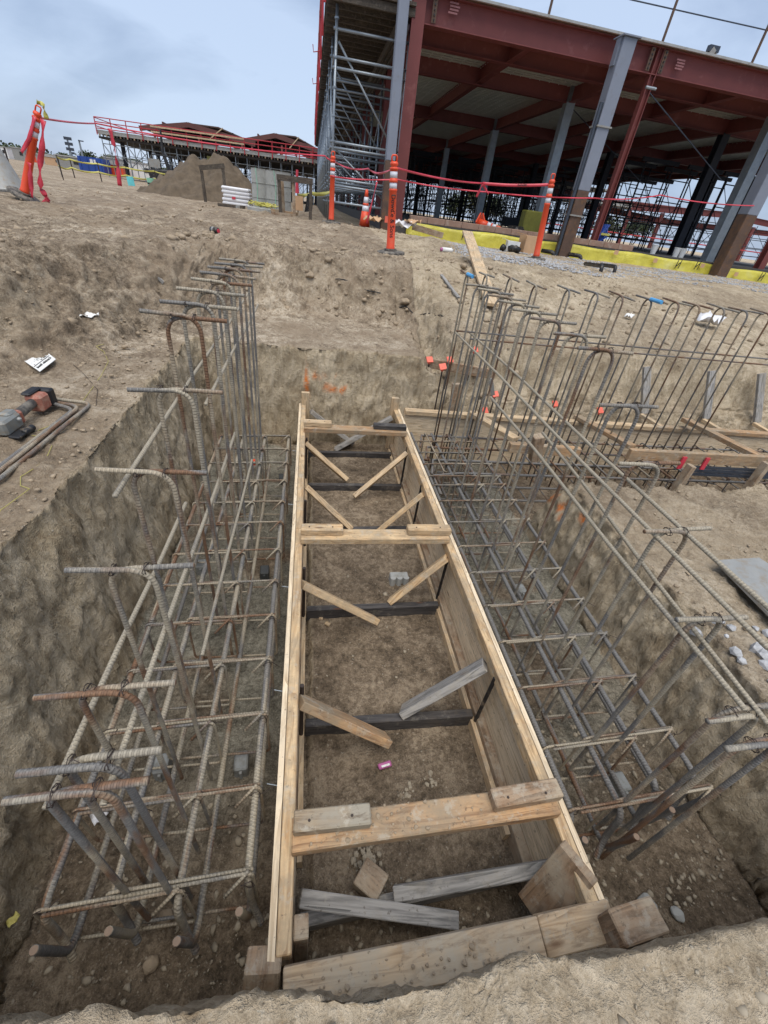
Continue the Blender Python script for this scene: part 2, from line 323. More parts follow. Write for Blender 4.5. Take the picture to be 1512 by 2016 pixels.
# ------------------------------------------------------------------ terrain: upper ground, lower bench, excavation
FL=-1.955
def tops(x,y):
    """ground before the trench is cut"""
    x=np.asarray(x,float);y=np.asarray(y,float)
    w=.25*fbm(x*.8,y*.8,0*x+3,3)
    yc=np.interp(x,[-12,-4,-2.2,-1.6,-.8,.9,1.9,3,5,9,20],[.4,1.9,3.5,4.9,6.0,5.95,6.1,6.4,7.0,8.2,9.5])+w
    dfo=np.interp(x,[-12,-1.5,-.5,1.0,1.35,3],[2.0,1.7,.95,.8,2.05,2.9])
    low=np.interp(x,[-6,-1.6,1.02,1.32,1.6],[-1.0,-1.06,-1.08,-1.42,-1.42])
    up=-.5-.0*x+.1*np.exp(-((x-.5)**2+(y-11)**2)/6)+.06*np.exp(-((x-3.7)**2+(y-7.8)**2)/1.5)+.03*fbm(x*.35,y*.35,0*x+8,3)
    up=np.where(y>25,up*np.clip(1-(y-25)/400,.7,1),up)
    t=np.clip((y-(yc-dfo))/dfo,0,1);t=np.where(x>1.35,t**.9,t*t*(3-2*t))
    h=low+(up-low)*t
    hr=low+(-.97-low)*sst(3.96,4.2,y+.06*np.sin(x*2.7))+(up+.97)*np.clip((y-4.2)/(yc-4.2),0,1)**.85;k=sst(1.15,1.5,x);h=h*(1-k)+hr*k
    # ledge cut behind the back trench
    h=np.where(x>1.2,h-.14*sst(3.9,3.75,y-.05*np.sin(x*3)),h)
    # spoil lump left of centre and right of the second post
    h=h+.13*np.exp(-((x-2.1)/.5)**2-((y-8.6)/.5)**2)+.12*np.exp(-((x+3.0)/.6)**2-((y-3.2)/.35)**2)-.16*np.exp(-((x+2.3)/.45)**2-((y-3.0)/.3)**2)
    # mound between right trench and back trench
    m=sst(1.5,1.75,x)*sst(2.75,2.5,y);h=h+m*(np.interp(x,[1.6,2.6,5],[-1.27,-1.3,-1.34])-low)*(1-t)
    nb=sst(.5,.0,y);h=h*(1-nb)+nb*np.where(x<1.2,-1.12,-1.18)
    return h
def sdf(x,y):
    yk=np.interp(x,[-.8,-.35,-.1,.1,.4,1.2],[.06,.045,.025,.0,.0,.0]);y=np.where(y<.5,y-yk*(1-sst(.3,.5,y)),y)
    wob=.035*fbm(x*2.2,y*2.2,0*x+1,3)
    def rect(x0,x1,y0,y1):
        dx=np.maximum(x0-x,x-x1);dy=np.maximum(y0-y,y-y1)
        return np.where((dx>0)&(dy>0),np.hypot(dx,dy),np.maximum(dx,dy))
    return np.minimum(rect(-.86,1.69,.15,3.80),rect(.9,14,2.5,3.66))+wob*np.where(y<.4,.5,1)
def hbase(x,y):
    d=sdf(x,y);tp=tops(x,y);w=np.interp(x,[-1,1.4,1.8,2.2],[.13,.13,.17,.2])
    w=np.where(y<.25,.06,w)
    s=np.clip(d/w,0,1);s=np.where(x>1.5,1-(1-s)**1.7,s**.85)
    fl=FL+.012*fbm(x*3,y*3,0*x+5,3)+np.where((x>.02)&(x<.78)&(y<3.75),.03+.03*sst(.5,3.5,y),0)
    return fl+(tp-fl)*s
def H(x,y): return float(hbase(np.array([float(x)]),np.array([float(y)]))[0])
def G(px,py,zoff=0):
    """where the sight line through a photo pixel meets the ground"""
    d=ray(px,py);t=.3/np.hypot(d[0],d[1]);st=.02/np.hypot(d[0],d[1])
    hl=np.hypot(d[0],d[1])
    for _ in range(400):
        p=d*t;gap=p[2]-H(p[0],p[1])-zoff
        if gap<=.002: break
        t+=max(.004,gap*.45)/max(hl,-d[2])
    return Vector(d*t)
def lines(segs):
    out=[]
    for a,b,s in segs: out.append(np.arange(a,b,s))
    return np.concatenate(out)
def grow(a,b,s,k=1.16):
    o=[];x=a;sg=1 if b>a else -1
    while (b-x)*sg>0: x+=sg*s;s*=k;o.append(x)
    return np.array(o)
xs=np.concatenate([grow(-2.8,-500,.05)[::-1],lines([(-2.8,-1.15,.014),(-1.15,-.82,.0045),(-.82,1.6,.0125),(1.6,2.0,.006),(2.0,3.6,.015),(3.6,6.5,.03)]),grow(6.5,500,.06)])
ys=np.concatenate([grow(-.35,-6,.05)[::-1],lines([(-.35,.02,.008),(.02,.36,.005),(.36,2.4,.012),(2.4,2.65,.008),(2.65,3.6,.013),(3.6,4.0,.006),(4.0,8,.019)]),grow(8,700,.04,1.09)])
XX,YY=np.meshgrid(xs,ys);nx,ny=len(xs),len(ys);x=XX.ravel();y=YY.ravel();z=hbase(x,y);d=sdf(x,y)
dd=np.hypot(x,y);fade=1/(1+(dd/14)**2)
gx=np.gradient(z.reshape(ny,nx),xs,axis=1).ravel();gy=np.gradient(z.reshape(ny,nx),ys,axis=0).ravel();nl=np.sqrt(gx*gx+gy*gy+1);N=np.stack([-gx/nl,-gy/nl,1/nl],1);steep=np.clip(1-1/nl,0,1)
wall=sst(.2,.7,steep)
slopey=sst(.04,.25,steep)
inpit=d<.0
rough=np.where(inpit,.006,.018)*fade
n1=fbm(x*5,y*5,z*5,5,.6);n2=fbm(x*1.3,y*1.3,z*1.3,3)
rid=1-np.abs(fbm(x*9,y*9,z*9,4,.6))
# bucket scratches on cut faces: bands that run obliquely down the face
u=(x+y)*.8;scr=fbm(u*9-z*6,(u*1.2+z*2.2)*1.3,0*x+2,4,.6)
cr=np.abs(fbm(x*14,y*14,z*14,3,.6));n3=fbm(x*24,y*24,z*24,3,.65)
clod=np.maximum(fbm(x*11,y*11,z*11,3,.6)-.15,0)
disp=rough*n1+.02*n2*np.where(inpit,.2,1)*fade+wall*(.011*scr+.003*n1+.004*rid)+slopey*(1-wall)*(.04*n1+.03*rid)*np.where(inpit,.3,1)*fade
disp=disp+(.0065*n3-.010*np.maximum(.12-cr,0)/.12*sst(-.1,.3,n2))*np.where(inpit,.45,1)*fade+wall*(.004*n3-.006*np.maximum(.1-cr,0)/.1)
rut=(~inpit)&(y>2)
disp=disp+np.where(rut,.03*fade*clod*sst(.5,1.2,d+.4*n2),0)
# near berm lumps
near=sst(.2,.1,y);disp=disp*(1-near)+near*np.where(d>.0,.012*n1+.010*n2+.006*n3-.006*np.maximum(.12-cr,0)/.12,.0)
# tyre tracks and smears on the upper ground, left
trk=fbm((x*.9+y*.25)*2.2,(y-x*.25)*.55,0*x+11,4,.6);disp=disp+np.where((y>4.5)&(x<1),.06*trk*sst(4.5,7,y),0)*np.clip(1-dd/60,0,1)
Pm=np.stack([x,y,z],1)+N*disp[:,None]
idx=np.arange(nx*ny).reshape(ny,nx);F=np.stack([idx[:-1,:-1],idx[:-1,1:],idx[1:,1:],idx[1:,:-1]],-1).reshape(-1,4)
me=bpy.data.meshes.new('ground');me.vertices.add(len(Pm));me.vertices.foreach_set('co',Pm.ravel());me.loops.add(F.size);me.loops.foreach_set('vertex_index',F.ravel())
me.polygons.add(len(F));me.polygons.foreach_set('loop_start',np.arange(len(F))*4);me.polygons.foreach_set('loop_total',np.full(len(F),4));me.polygons.foreach_set('use_smooth',np.ones(len(F),bool));me.update();me.validate()
wet=sst(-.1,.45,fbm(x*.9,y*.9,z*.9+4,4,.6)+.05)*.42
wet=np.where(inpit,.95,wet);wet=np.where(wall>.3,np.minimum(wet,.12)+.3*sst(-1.6,-1.95,z),wet);wet=np.where((y>4)&(x<1.2),np.maximum(wet,.12+.5*sst(.0,.3,trk)),wet)
hol=np.exp(-((x+2.2)/.8)**2-((y-3.4)/.7)**2);wet=np.clip(wet+.45*hol,0,1);bench=sst(-1.0,-.6,x)*sst(1.25,1.0,x)*sst(3.9,4.05,y)*sst(6.0,5.2,y);wet=wet*(1-.9*bench);wet=np.where((y<.2)&(~inpit),wet*.25,wet)
mud=np.clip(wall*.95+.35*(x>1.5)*(y<2.6)*(wall<.3)+sst(.25,.0,d)*.5,0,1)*np.where(y>4.6,.3,1);mud=np.where((x>1.2)&(y>3.6),np.maximum(mud,.75),mud);mud=np.where((y<.2)&(~inpit),.6,mud)
slab=np.where(inpit&((x<-.03)|((x>.84)&(x<1.7)))&(y>.5),.8*sst(-.35,.1,fbm(x*2,y*2,0*x+7,3)+.25),0)*sst(.4,1.3,y+.4*n2)
slab=np.maximum(slab,wall*.1*sst(0,.35,fbm(x*2.5,y*2.5,z*2.5+6,3))*(x<-.5))
paint=np.zeros(len(x))
def stroke(pts,r,surf):
    P=[surf(*p) for p in pts]
    for a,b in zip(P[:-1],P[1:]):
        a=np.array(a);b=np.array(b);ab=b-a;q=Pm-a;t=np.clip((q@ab)/(ab@ab+1e-9),0,1);dist=np.linalg.norm(q-t[:,None]*ab,axis=1)
        paint[:]=np.maximum(paint,sst(r*1.5,r*.3,dist))
FW=lambda px,py:PY(px,py,3.86)
for st in([(603,702),(604,800)],[(606,712),(617,732),(620,744)],[(622,726),(619,738)],[(614,733),(632,742),(642,741)],[(664,726),(682,722)],[(664,740),(686,742)],[(668,732),(676,740)],[(697,708),(706,716)],[(640,762),(660,766)],[(672,770),(680,765)]): stroke(st,.023,FW)
RW=lambda px,py:PX(px,py,1.76)
for st in([(1078,980),(1098,968)],[(1100,1000),(1118,985)],[(1144,1018),(1146,1024)],[(1168,1004),(1186,1006)],[(1206,1012),(1222,1026)],[(1108,1020),(1104,1030)]): stroke(st,.03,RW)
ca=me.color_attributes.new('soil','FLOAT_COLOR','POINT');ca.data.foreach_set('color',np.stack([np.clip(wet,0,1),mud,np.clip(paint,0,1),np.clip(slab,0,1)],1).ravel().astype(np.float32))
me.materials.append(M_SOIL);g=bpy.data.objects.new('ground',me);COL.objects.link(g);tag(g,kind='structure')
def scatter(name,mat,pts,rmin,rmax,label,cat,pw=3,flat=.6):
    """countless small stones lying on the ground: one mesh"""
    V0=np.array(_ICO[0]);F0=np.array(_ICO[1]);n=len(pts);P=np.array(pts);zz=hbase(P[:,0],P[:,1])
    r=rmin+(rmax-rmin)*RNG.random(n)**pw;J=RNG.uniform(.45,1.3,(n,12,1));A=RNG.uniform(0,6.28,n);sx=RNG.uniform(.7,1.4,n)
    V=V0[None]*J*r[:,None,None];V[:,:,2]*=flat;V[:,:,0]*=sx[:,None];c,s_=np.cos(A)[:,None],np.sin(A)[:,None]
    V=np.stack([V[:,:,0]*c-V[:,:,1]*s_+P[:,:1],V[:,:,0]*s_+V[:,:,1]*c+P[:,1:2],V[:,:,2]+(zz+r*.15)[:,None]],-1)
    Fa=(F0[None]+(np.arange(n)*12)[:,None,None]).reshape(-1,3);m=bpy.data.meshes.new(name);m.vertices.add(n*12);m.vertices.foreach_set('co',V.reshape(-1));m.loops.add(Fa.size);m.loops.foreach_set('vertex_index',Fa.ravel().astype(np.int32));m.polygons.add(len(Fa));m.polygons.foreach_set('loop_start',np.arange(len(Fa))*3);m.polygons.foreach_set('loop_total',np.full(len(Fa),3));m.update();m.validate();m.materials.append(mat)
    o=bpy.data.objects.new(name,m);COL.objects.link(o);return tag(o,label,cat,kind='stuff')
U=lambda n,a,b,c,e:np.stack([RNG.uniform(a,b,n),RNG.uniform(c,e,n)],1)
def keep(P,f): return P[f(P[:,0],P[:,1])]
pp=np.concatenate([U(350,-.84,-.05,.24,.8),U(500,-.84,1.66,.22,.42),U(700,.86,1.66,.22,1.0),U(350,-.84,1.66,.4,3.7)])
scatter('pebbles',M_STONE,pp,.002,.015,'pale pebbles and chips strewn over the trench floor','pebbles',5)
scatter('berm_stones',M_STONE,keep(U(1600,-.8,1.6,-.35,.13),lambda a,b:sdf(a,b)>.1),.002,.017,'small pale stones on the near dirt bank','stones',4)
scatter('soil_clods',M_CLOD,np.concatenate([keep(U(5200,-3.2,-1.0,1.,4.5),lambda a,b:sdf(a,b)>.12),keep(U(6500,-3.,6.5,4.2,8.5),lambda a,b:b<9),keep(U(1500,1.6,5,1.,2.4),lambda a,b:sdf(a,b)>.15),U(1800,-6,2.5,6,14)]),.002,.016,'crumbled clods of soil on the dug ground','clods',4,.5)
scatter('broken_clods',M_CLOD,np.concatenate([U(420,-1.4,1.3,5.1,6.3),U(260,1.4,6,4.4,6.5),U(160,-3,-1.3,3.3,5.0),U(120,1.3,2.2,3.9,6),U(420,-7,2.2,6.2,15)]),.008,.05,'broken angular clods on the dug slopes behind the trench','clods',3,.7)
gm=lambda a,b:fbm(a*.8,b*.8,0*a+2,3)>-.25
scatter('gravel',M_STONEG,np.concatenate([keep(U(5200,2.3,5.2,7.0,11.8),lambda a,b:gm(a,b)&(b>6.6+abs(a-3.4)*.35)),keep(U(5200,5.2,13,8.0,11.9),lambda a,b:gm(a,b))]),.008,.03,'light grey crushed gravel spread by the slab edge','gravel',1.5)
# ------------------------------------------------------------------ formwork
FT=-1.5; FB=-1.95
def panel(label,xo,sg):
    """xo: outer plywood face, sg: +1 when the inside lies towards +x"""
    t=thing('formwork_panel',label,'form panel',(xo,.2,FB))
    y0,y1=.2,3.72
    MB().beam((xo+sg*.009,y0,(FT+FB)/2),(xo+sg*.009,y1,(FT+FB)/2),.018,FT-FB-.004).build('plywood_sheet',W_PLY,t)
    a=MB();a.beam((xo+sg*.039,y0+.02,FT-.03),(xo+sg*.039,1.9,FT-.03),.038,.06);a.beam((xo+sg*.039,1.903,FT-.031),(xo+sg*.039,y1,FT-.031),.038,.06);a.build('top_rail',W_RAIL,t,bevel=.003)
    MB().beam((xo+sg*.0205,y0+.01,FT-.095),(xo+sg*.0205,y1,FT-.095),.005,.06).build('side_strip',W_SIDE,t)
    MB().beam((xo+sg*.039,y0+.05,FB+.06),(xo+sg*.039,y1,FB+.06),.038,.085).build('bottom_rail',W_OLD,t,bevel=.002)
    MB().beam((xo+sg*.07,y0+.3,FB+.045),(xo+sg*.07,y1-.1,FB+.045),.02,.06).build('kicker_strip',W_FIR,t)
    for yy in(3.70,):
        MB().beam((xo+sg*.055,yy,-2.0),(xo+sg*.055,yy,FT+.11),.038,.07,up=(1,0,0)).build('end_stake',W_FIR,t,bevel=.002)
    for yy in(.62,.95,1.5,2.2,2.9): MB().tube([(xo+sg*.0,yy,FT-.05),(xo-sg*.035,yy+.01,FT-.052)],.0018,5).build('nail',M_GALV,t)
    return t
PL=panel('left plywood form panel of the central box, topped by a dirty wooden rail',-.085,1)
PR=panel('right plywood form panel of the central box, showing its pale inner face',.835,-1)
# studs standing against the panels and the short plates at the near end
def plank(name,label,cat,p0,p1,w,h,mat,up=(0,0,1),group=None,bev=.003,parent=None,roll=0,taper=1):
    m=MB().beam(p0,p1,w,h,up=up,roll=roll,taper=taper);o=m.build(name,mat,parent,bevel=bev)
    return tag(o,label,cat,group)
# three cross ties with cleats
for lab,yy,(cl,cr),mt,mc in (('dirty wooden cross tie with two nailed cleats nearest the front, under dried mud',Pz(640,1640,FT).y,((-.03,.19),(.57,.80)),W_TIE,W_OLD),
        ('wooden cross tie with two nailed cleats across the middle of the form box',Pz(735,1062,FT).y,((-.035,.19),(.55,.80)),W_RAIL,W_RAIL),
        ('wooden cross tie farthest away, one pale cleat and one blackened cleat',Pz(690,851,FT).y,((-.04,.18),(.52,.79)),W_TIE,W_FIR)):
    t=thing('cross_tie',lab,'cross tie',(.37,yy,FT))
    sk=.0 if yy>1 else .03
    MB().beam((-.035,yy-sk*.2,FT+.0205),(.79,yy+sk*.2,FT+.0205),.09 if yy>.6 else .085,.038).build('plank',mt,t,bevel=.004)
    for k,(a,b) in enumerate((cl,cr)):
        mm=(W_DARK if yy>3 and k==1 else W_CEM if yy<.6 and k==0 else mc)
        c=MB().beam((a,yy+.014,FT+.0595),(b,yy+.012+sk*.4*k,FT+.0595),.06 if yy>.6 else .055,.038).build('cleat',mm,t,bevel=.004)
        for q in(.2,.75): MB().lathe((a+(b-a)*q,yy+.01,FT+.078),[(.004,0),(.004,.003)],6).build('nail',M_WIRE,c)
# diagonal braces: top end against a panel, foot on the dirt
BR=[((600,872),(682,944),'L',W_FIR,'pale diagonal brace leaning from the left panel, farthest from the camera'),
    ((800,893),(697,978),'R',W_FIR,'pale diagonal brace leaning from the right panel, farthest from the camera'),
    ((602,958),(690,1040),'L',W_FIR,'pale diagonal brace from the left panel just beyond the middle cross tie'),
    ((833,973),(740,1050),'R',W_RAIL,'pale diagonal brace from the right panel just beyond the middle cross tie'),
    ((594,1150),(740,1222),'L',W_RAIL,'knotty diagonal brace from the left panel just in front of the middle cross tie'),
    ((880,1098),(768,1184),'R',W_RAIL,'knotty diagonal brace from the right panel ending beside the concrete block'),
    ((590,1380),(762,1458),'L',W_TIE,'reddish brown diagonal brace from the left panel behind the nearest cross tie'),
    ((955,1308),(792,1402),'R',W_GREY,'weathered grey diagonal brace with swirling grain from the right panel')]
for a,b,sd,mt,lab in BR:
    A=Pz(*a,FT-.06) if sd=='L' else PX(*a,.77);B=Pz(*b,FL+.10);
    dr=(A-B).normalized();plank('diagonal_brace',lab,'brace',B,A,.036,.075 if mt is not W_GREY else .09,mt,up=(0,-.75 if sd=='L' else -.55,.6),group='diagonal braces inside the form box')
# spreaders on the floor
SP=[((600,893),(770,893),W_DARK,'black spreader board on the floor below the farthest cross tie'),
    ((600,957),(790,957),W_DARK,'black spreader board on the floor, second from the far end'),
    ((598,1046),(818,1040),W_DARK,'black spreader board on the floor just beyond the middle cross tie'),
    ((597,1203),(868,1190),W_DARK,'black spreader board on the floor in front of the middle cross tie'),
    ((592,1425),(932,1408),W_DARK,'black spreader board on the floor under the reddish brown brace'),]
for a,b,mt,lab in SP:
    A=Pz(*a,FL+.09);B=Pz(*b,FL+.09);yy=(A.y+B.y)/2
    plank('spreader_board',lab,'spreader',(0.0,A.y*.5+yy*.5,FL+.065),(.765,B.y*.5+yy*.5,FL+.065),.038,.085,mt,group='black spreader boards on the floor of the form box')
plank('spreader_board','dusty grey spreader board on the floor at the near end of the box','spreader',(-.01,.345,FL+.07),(.76,.385,FL+.07),.038,.07,W_GREY)
plank('loose_board','weathered grey board lying from the left panel down to the right at the near end','board',Pz(590,1768,-1.70),Pz(900,1812,-1.80),.045,.036,W_GREY,up=(0,-.25,1))
plank('loose_board','weathered grey board propped from the floor up to the near right of the box','board',Pz(775,1760,-1.82),Pz(1092,1706,-1.68),.042,.036,W_GREY,up=(0,-.35,1))
plank('cross_brace','grey diagonal cross brace against the far dirt face, rising to the left','brace',(.02,3.68,-1.56),(.42,3.70,-1.87),.038,.085,W_GREY,up=(0,-1,.3))
plank('cross_brace','grey diagonal cross brace against the far dirt face, rising to the right','brace',(.25,3.62,-1.9),(.76,3.64,-1.56),.038,.09,W_GREY,up=(0,-1,.3))
plank('short_brace','short mottled brown board leaning inside the near right corner of the box','brace',Pz(1052,1795,-1.74),Pz(1140,1696,FT+.012),.115,.036,W_OLD,up=(-.75,-.25,1.6))
# near end board
y0=.185
t=thing('end_board','dusty wooden end board closing the near end of the form box','board',(.37,y0,FT))
MB().beam((-.045,y0-.022,FT-.021),(.62,y0-.008,FT-.021),.084,.04,up=(0,-.25,1)).build('board',W_END,t,bevel=.003)
MB().beam((.622,y0-.007,FT-.0205),(.84,y0+.002,FT-.0205),.084,.04,up=(0,-.25,1)).build('board',W_END,t,bevel=.003)
plank('corner_block','thick brown wood block with white streaks at the near right end of the box','block',Pz(1200,1835,FT+.03),Pz(1285,1806,FT+.03),.075,.09,W_OLD,up=(0,0,1),bev=.004)
plank('corner_block','thick wood post top with split grain at the near left corner of the box','block',Pz(510,2000,FT-.16),Pz(520,1886,FT-.005),.085,.06,W_OLD,up=(0,-.6,1),bev=.004)
plank('short_stud','short dirty stud standing inside the near left corner of the box','stud',(-.005,.27,FL),(-.005,.27,FT-.012),.05,.038,W_OLD,up=(1,0,0),bev=.003)
plank('wood_offcut','loose block of brown wood with a nail hole lying on the floor near the front','block',Pz(708,1716,FL+.10),Pz(752,1754,FL+.10),.085,.05,W_OLD,bev=.003)
# steel stakes
ST=[((801,880),(790,952),.775),((829,955),(816,1040),.775),((881,1098),(868,1192),.775),((973,1335),(932,1432),.775),((598,862),(599,945),-.02),((598,985),(598,1050),-.02),((590,1118),(596,1205),-.02),((587,1350),(590,1445),-.02)]
SL=['farthest from the camera','beyond the middle cross tie','just in front of the middle cross tie','nearest the camera, tall and leaning']
for k,(a,b,X) in enumerate(ST):
    A=PX(*a,X) if X>0 else Pz(*a,FT-.01)
    if X<0: A.x=-.018
    m=MB().tube([(A.x,A.y,FL-.05),(A.x+.004,A.y,A.z)],.0085,8)
    o=m.build('steel_stake',M_BLACKPL if X>0 else M_WIRE);tag(o,'dark steel stake against the %s form panel, %s'%('right' if X>0 else 'left',SL[k%4]),'stake','steel stakes inside the form box')
# small things on the box floor
def onfloor(px,py,z=None): return Pz(px,py,(FL+.035) if z is None else z)
def paper(name,label,c,w,h,rz,mat,curl=.006,cat='paper'):
    P=np.zeros((6,6,3))
    for i in range(6):
        for j in range(6):
            u,v=(i/5-.5)*w,(j/5-.5)*h;P[i,j]=(c[0]+u*math.cos(rz)-v*math.sin(rz),c[1]+u*math.sin(rz)+v*math.cos(rz),c[2]+curl*(1+math.sin(i*1.7+j*1.1)+.5*(i+j)/5))
    o=MB().grid(P).build(name,mat,smooth=True);m=o.modifiers.new('thickness','SOLIDIFY');m.thickness=.001;return tag(o,label,cat)
paper('paper_scrap','white paper scrap lying on the box floor between the two far spreaders',onfloor(660,990),.075,.06,.4,M_PAPER)
paper('paper_scrap','small white paper scrap by a wood chip near the far end of the box',onfloor(664,935),.07,.05,.1,M_PAPER)
for q,l in(((645,1230),'pale wood chip lying under the knotty left brace, the farther of two'),((632,1217),'pale wood chip lying under the knotty left brace, by the spreader'),((668,922),'reddish wood chip near the farthest spreader board')):
    c=onfloor(*q);tag(MB().box(c+Vector((0,0,.008)),(.03,.022,.012),random.random()*3).build('wood_chip',W_FIR,bevel=.002),l,'wood chip')
c=onfloor(783,1146);t=thing('concrete_block','pale grey concrete block lying on the floor beside a knotty brace','block',c)
m=MB();m.box(c+Vector((0,.0,.035)),(.115,.05,.07));m.build('block_body',M_CONC,t,bevel=.006)
m=MB()
for dx in(-.042,0,.042): m.lathe(c+Vector((dx,-.028,.0)),[(.018,0),(.018,.068)],8)
m.build('block_lug',M_CONC,t)
c=onfloor(757,1508);t=thing('cartridge_pack','crumpled pink plastic pack with a white label on the box floor','wrapper',c)
m=MB().box(c+Vector((0,0,.008)),(.058,.024,.014),.2);m.build('pack',M_PINK,t,bevel=.004)
MB().box(c+Vector((.002,-.005,.0162)),(.036,.008,.0015),.2).build('label',M_PAPER,t)
t=thing('rubble_heap','small heap of crumbly grey rubble behind the brown wood offcut','rubble',onfloor(725,1690))
m=MB();R=random.Random(3)
for k in range(60):
    a=R.random()*6.3;q=abs(R.gauss(0,.03));m.rock(onfloor(725,1690)+Vector((q*math.cos(a),q*math.sin(a)*.8,.012-q*.1)),R.uniform(.004,.013),k)
tag(m.build('chunks',M_STONE,t),kind='stuff')
for k,(q,l) in enumerate((((850,1535),'loose grey mortar lump on the box floor behind the nearest tie'),((800,1562),'flat crumbly mortar patch on the box floor behind the nearest tie'))):
    m=MB();R=random.Random(k);c=onfloor(*q)
    for j in range(14): m.rock(c+Vector((R.gauss(0,.015),R.gauss(0,.012),.004)),R.uniform(.004,.011),j)
    tag(m.build('mortar_lump',M_STONE),l,'lump')
m=MB();R=random.Random(31)
for k in range(150):
    if k<80: X=R.uniform(-.04,.6);c=Vector((X,y0-.02+R.uniform(-.035,.035),FT+.002))
    else: X=R.uniform(0,.55);c=Vector((X,Pz(640,1640,FT).y+R.uniform(-.04,.04),FT+.041))
    m.rock(c,R.uniform(.0012,.0055) if R.random()<.9 else .008,k)
tag(m.build('mortar_crumbs',M_CLOD),'mortar crumbs and soil grains lying on the near boards','crumbs',kind='stuff')
# ------------------------------------------------------------------ rebar cages
ZT=-1.575; ZB=-1.86
def stirrup(m,xa,xb,y,zt,zb,r,tilt=0,hook=1):
    P=arcpath([(xa+.03,y-.014,zt+.008),(xb,y,zt+.01),(xb,y+tilt,zb),(xa,y+tilt,zb),(xa,y,zt),(xb-.0,y+.013,zt-.004)],.025,4)
    m.tube(P,r,6)
    if hook: m.tube([(xb-.01,y+.004,zt+.016),(xb-.03,y-.01,zt+.004),(xb-.075,y-.035,zt-.035)],r,6)
def cage(label,loc,bars,botbars,ys,groups,yn,yf,rad,near_hook,bm=None):
    bm=bm or R_CAGE
    t=thing('rebar_cage',label,'rebar cage',loc)
    for k,X in enumerate(bars):
        yk=yn[k] if isinstance(yn,(list,tuple)) else yn
        w=.004*math.sin(k*2.1)
        P=arcpath([(X+w,yf,ZT-.02),(X-w,1.6,ZT-.018),(X,yk,ZT-.02),(X+.002,yk-.012,ZT-.2),(X+near_hook,yk-.05,ZT-.26)],.055,7)
        MB().tube(P,.0108,9,rib=.05,pitch=.0098).build('top_bar',bm,t,smooth=True)
    for k,X in enumerate(botbars):
        yk=(yn[k] if isinstance(yn,(list,tuple)) else yn)-.035
        P=arcpath([(X,yf,ZB+.03),(X,1.4,ZB+.03),(X,yk,ZB+.03),(X-.008,yk-.03,ZB+.26)],.055,7)
        b=MB().tube(P,.0108,9,rib=.05,pitch=.0098).build('bottom_bar',bm,t,smooth=True)
        e=P[-1];MB().lathe((e[0],e[1],e[2]),[(.0104,0),(.0098,.0012)],10).build('cut_end',R_CUT,b)
    for i,y in enumerate(ys):
        for (xa,xb) in groups:
            m=MB();stirrup(m,xa,xb,y+(random.random()-.5)*.012+(.016 if xa==groups[1][0] else 0),ZT,ZB,.0052,(random.random()-.5)*.02);m.build('stirrup',R_STIR,t,smooth=True)
    m=MB();R=random.Random(5)
    for y in ys:
        for X in bars:
            c=Vector((X,y,ZT-.012));P=[c+Vector((.017*math.cos(a),.004*math.sin(a*2),.017*math.sin(a))) for a in np.linspace(0,6.5,9)]
            P+=[P[-1]+Vector((R.uniform(-.01,.02),R.uniform(-.01,.01),.015)),P[-1]+Vector((R.uniform(-.02,.04),R.uniform(-.03,.02),R.uniform(0,.03)))]
            m.tube(P,.0014,4,cap=False)
    tag(m.build('tie_wire',M_WIRE,t),kind='stuff')
    return t
yl=[Pz(x,y,ZT).y for x,y in((512,1736),(500,1562),(520,1415),(524,1306),(536,1219),(546,1148),(555,1088),(560,1034),(561,991),(562,951),(564,915),(565,888),(567,862))]
CL=cage('long rebar cage of four bar pairs and stirrups in the left trench',(-.4,1.8,ZB),[-.675,-.51,-.34,-.158],[-.655,-.49,-.315,-.165],yl,((-.69,-.325),(-.525,-.143)),[.385,.40,.36,.40],yl[-1]+.02,None,.03)
yr=[Pz(x,y,ZT).y for x,y in((1216,1586),(1157,1461),(1098,1349),(1056,1260),(1019,1191),(990,1125),(964,1074),(942,1027),(922,987),(908,955))]+[2.63,2.82,3.0,3.2]
CRR=cage('long rebar cage of four bar pairs and stirrups in the right trench',(1.2,1.8,ZB),[.90,1.085,1.27,1.45],[.915,1.10,1.285,1.44],yr,((.885,1.285),(1.07,1.465)),[.45,.44,.50,.52],3.4,None,-.03,R_CAGED)
# back cage: bars run along x
t=thing('rebar_cage','long low rebar cage in the cross trench behind, running off to the right','rebar cage',(3,3.0,ZB))
YB=[2.72,2.92,3.14,3.36]
for Y in YB:
    MB().tube(arcpath([(.93,Y-.3 if Y<2.8 else Y-.22,ZT-.02),(.93,Y,ZT-.02),(6.5,Y-.04,ZT-.02)],.07),.0105,8,step=.25).build('top_bar',R_DARK,t,smooth=True)
    MB().tube([(.95,Y,ZB+.02),(6.5,Y-.04,ZB+.02)],.0105,8,step=.25).build('bottom_bar',R_DARK,t,smooth=True)
for k in range(26):
    X=1.02+k*.2
    m=MB();P=arcpath([(X,YB[0]-.02,ZT+.006),(X,YB[3]+.02,ZT),(X,YB[3]+.02,ZB),(X,YB[0]-.02,ZB),(X,YB[0]-.02,ZT-.002),(X+.012,YB[3],ZT-.004)],.025,3);m.tube(P,.006,5);m.tube([(X,YB[0],ZT),(X+.07,YB[0]+.06,ZT-.06)],.006,5);m.build('stirrup',R_DARK if k%3 else R_STIR,t,smooth=True)
for k in range(9):
    X=2.2+k*.42
    MB().tube([(X,YB[0]-.05,ZT-.03),(X+.22,YB[2],ZT-.25)],.006,5).build('tie_bar',R_DARK,t)
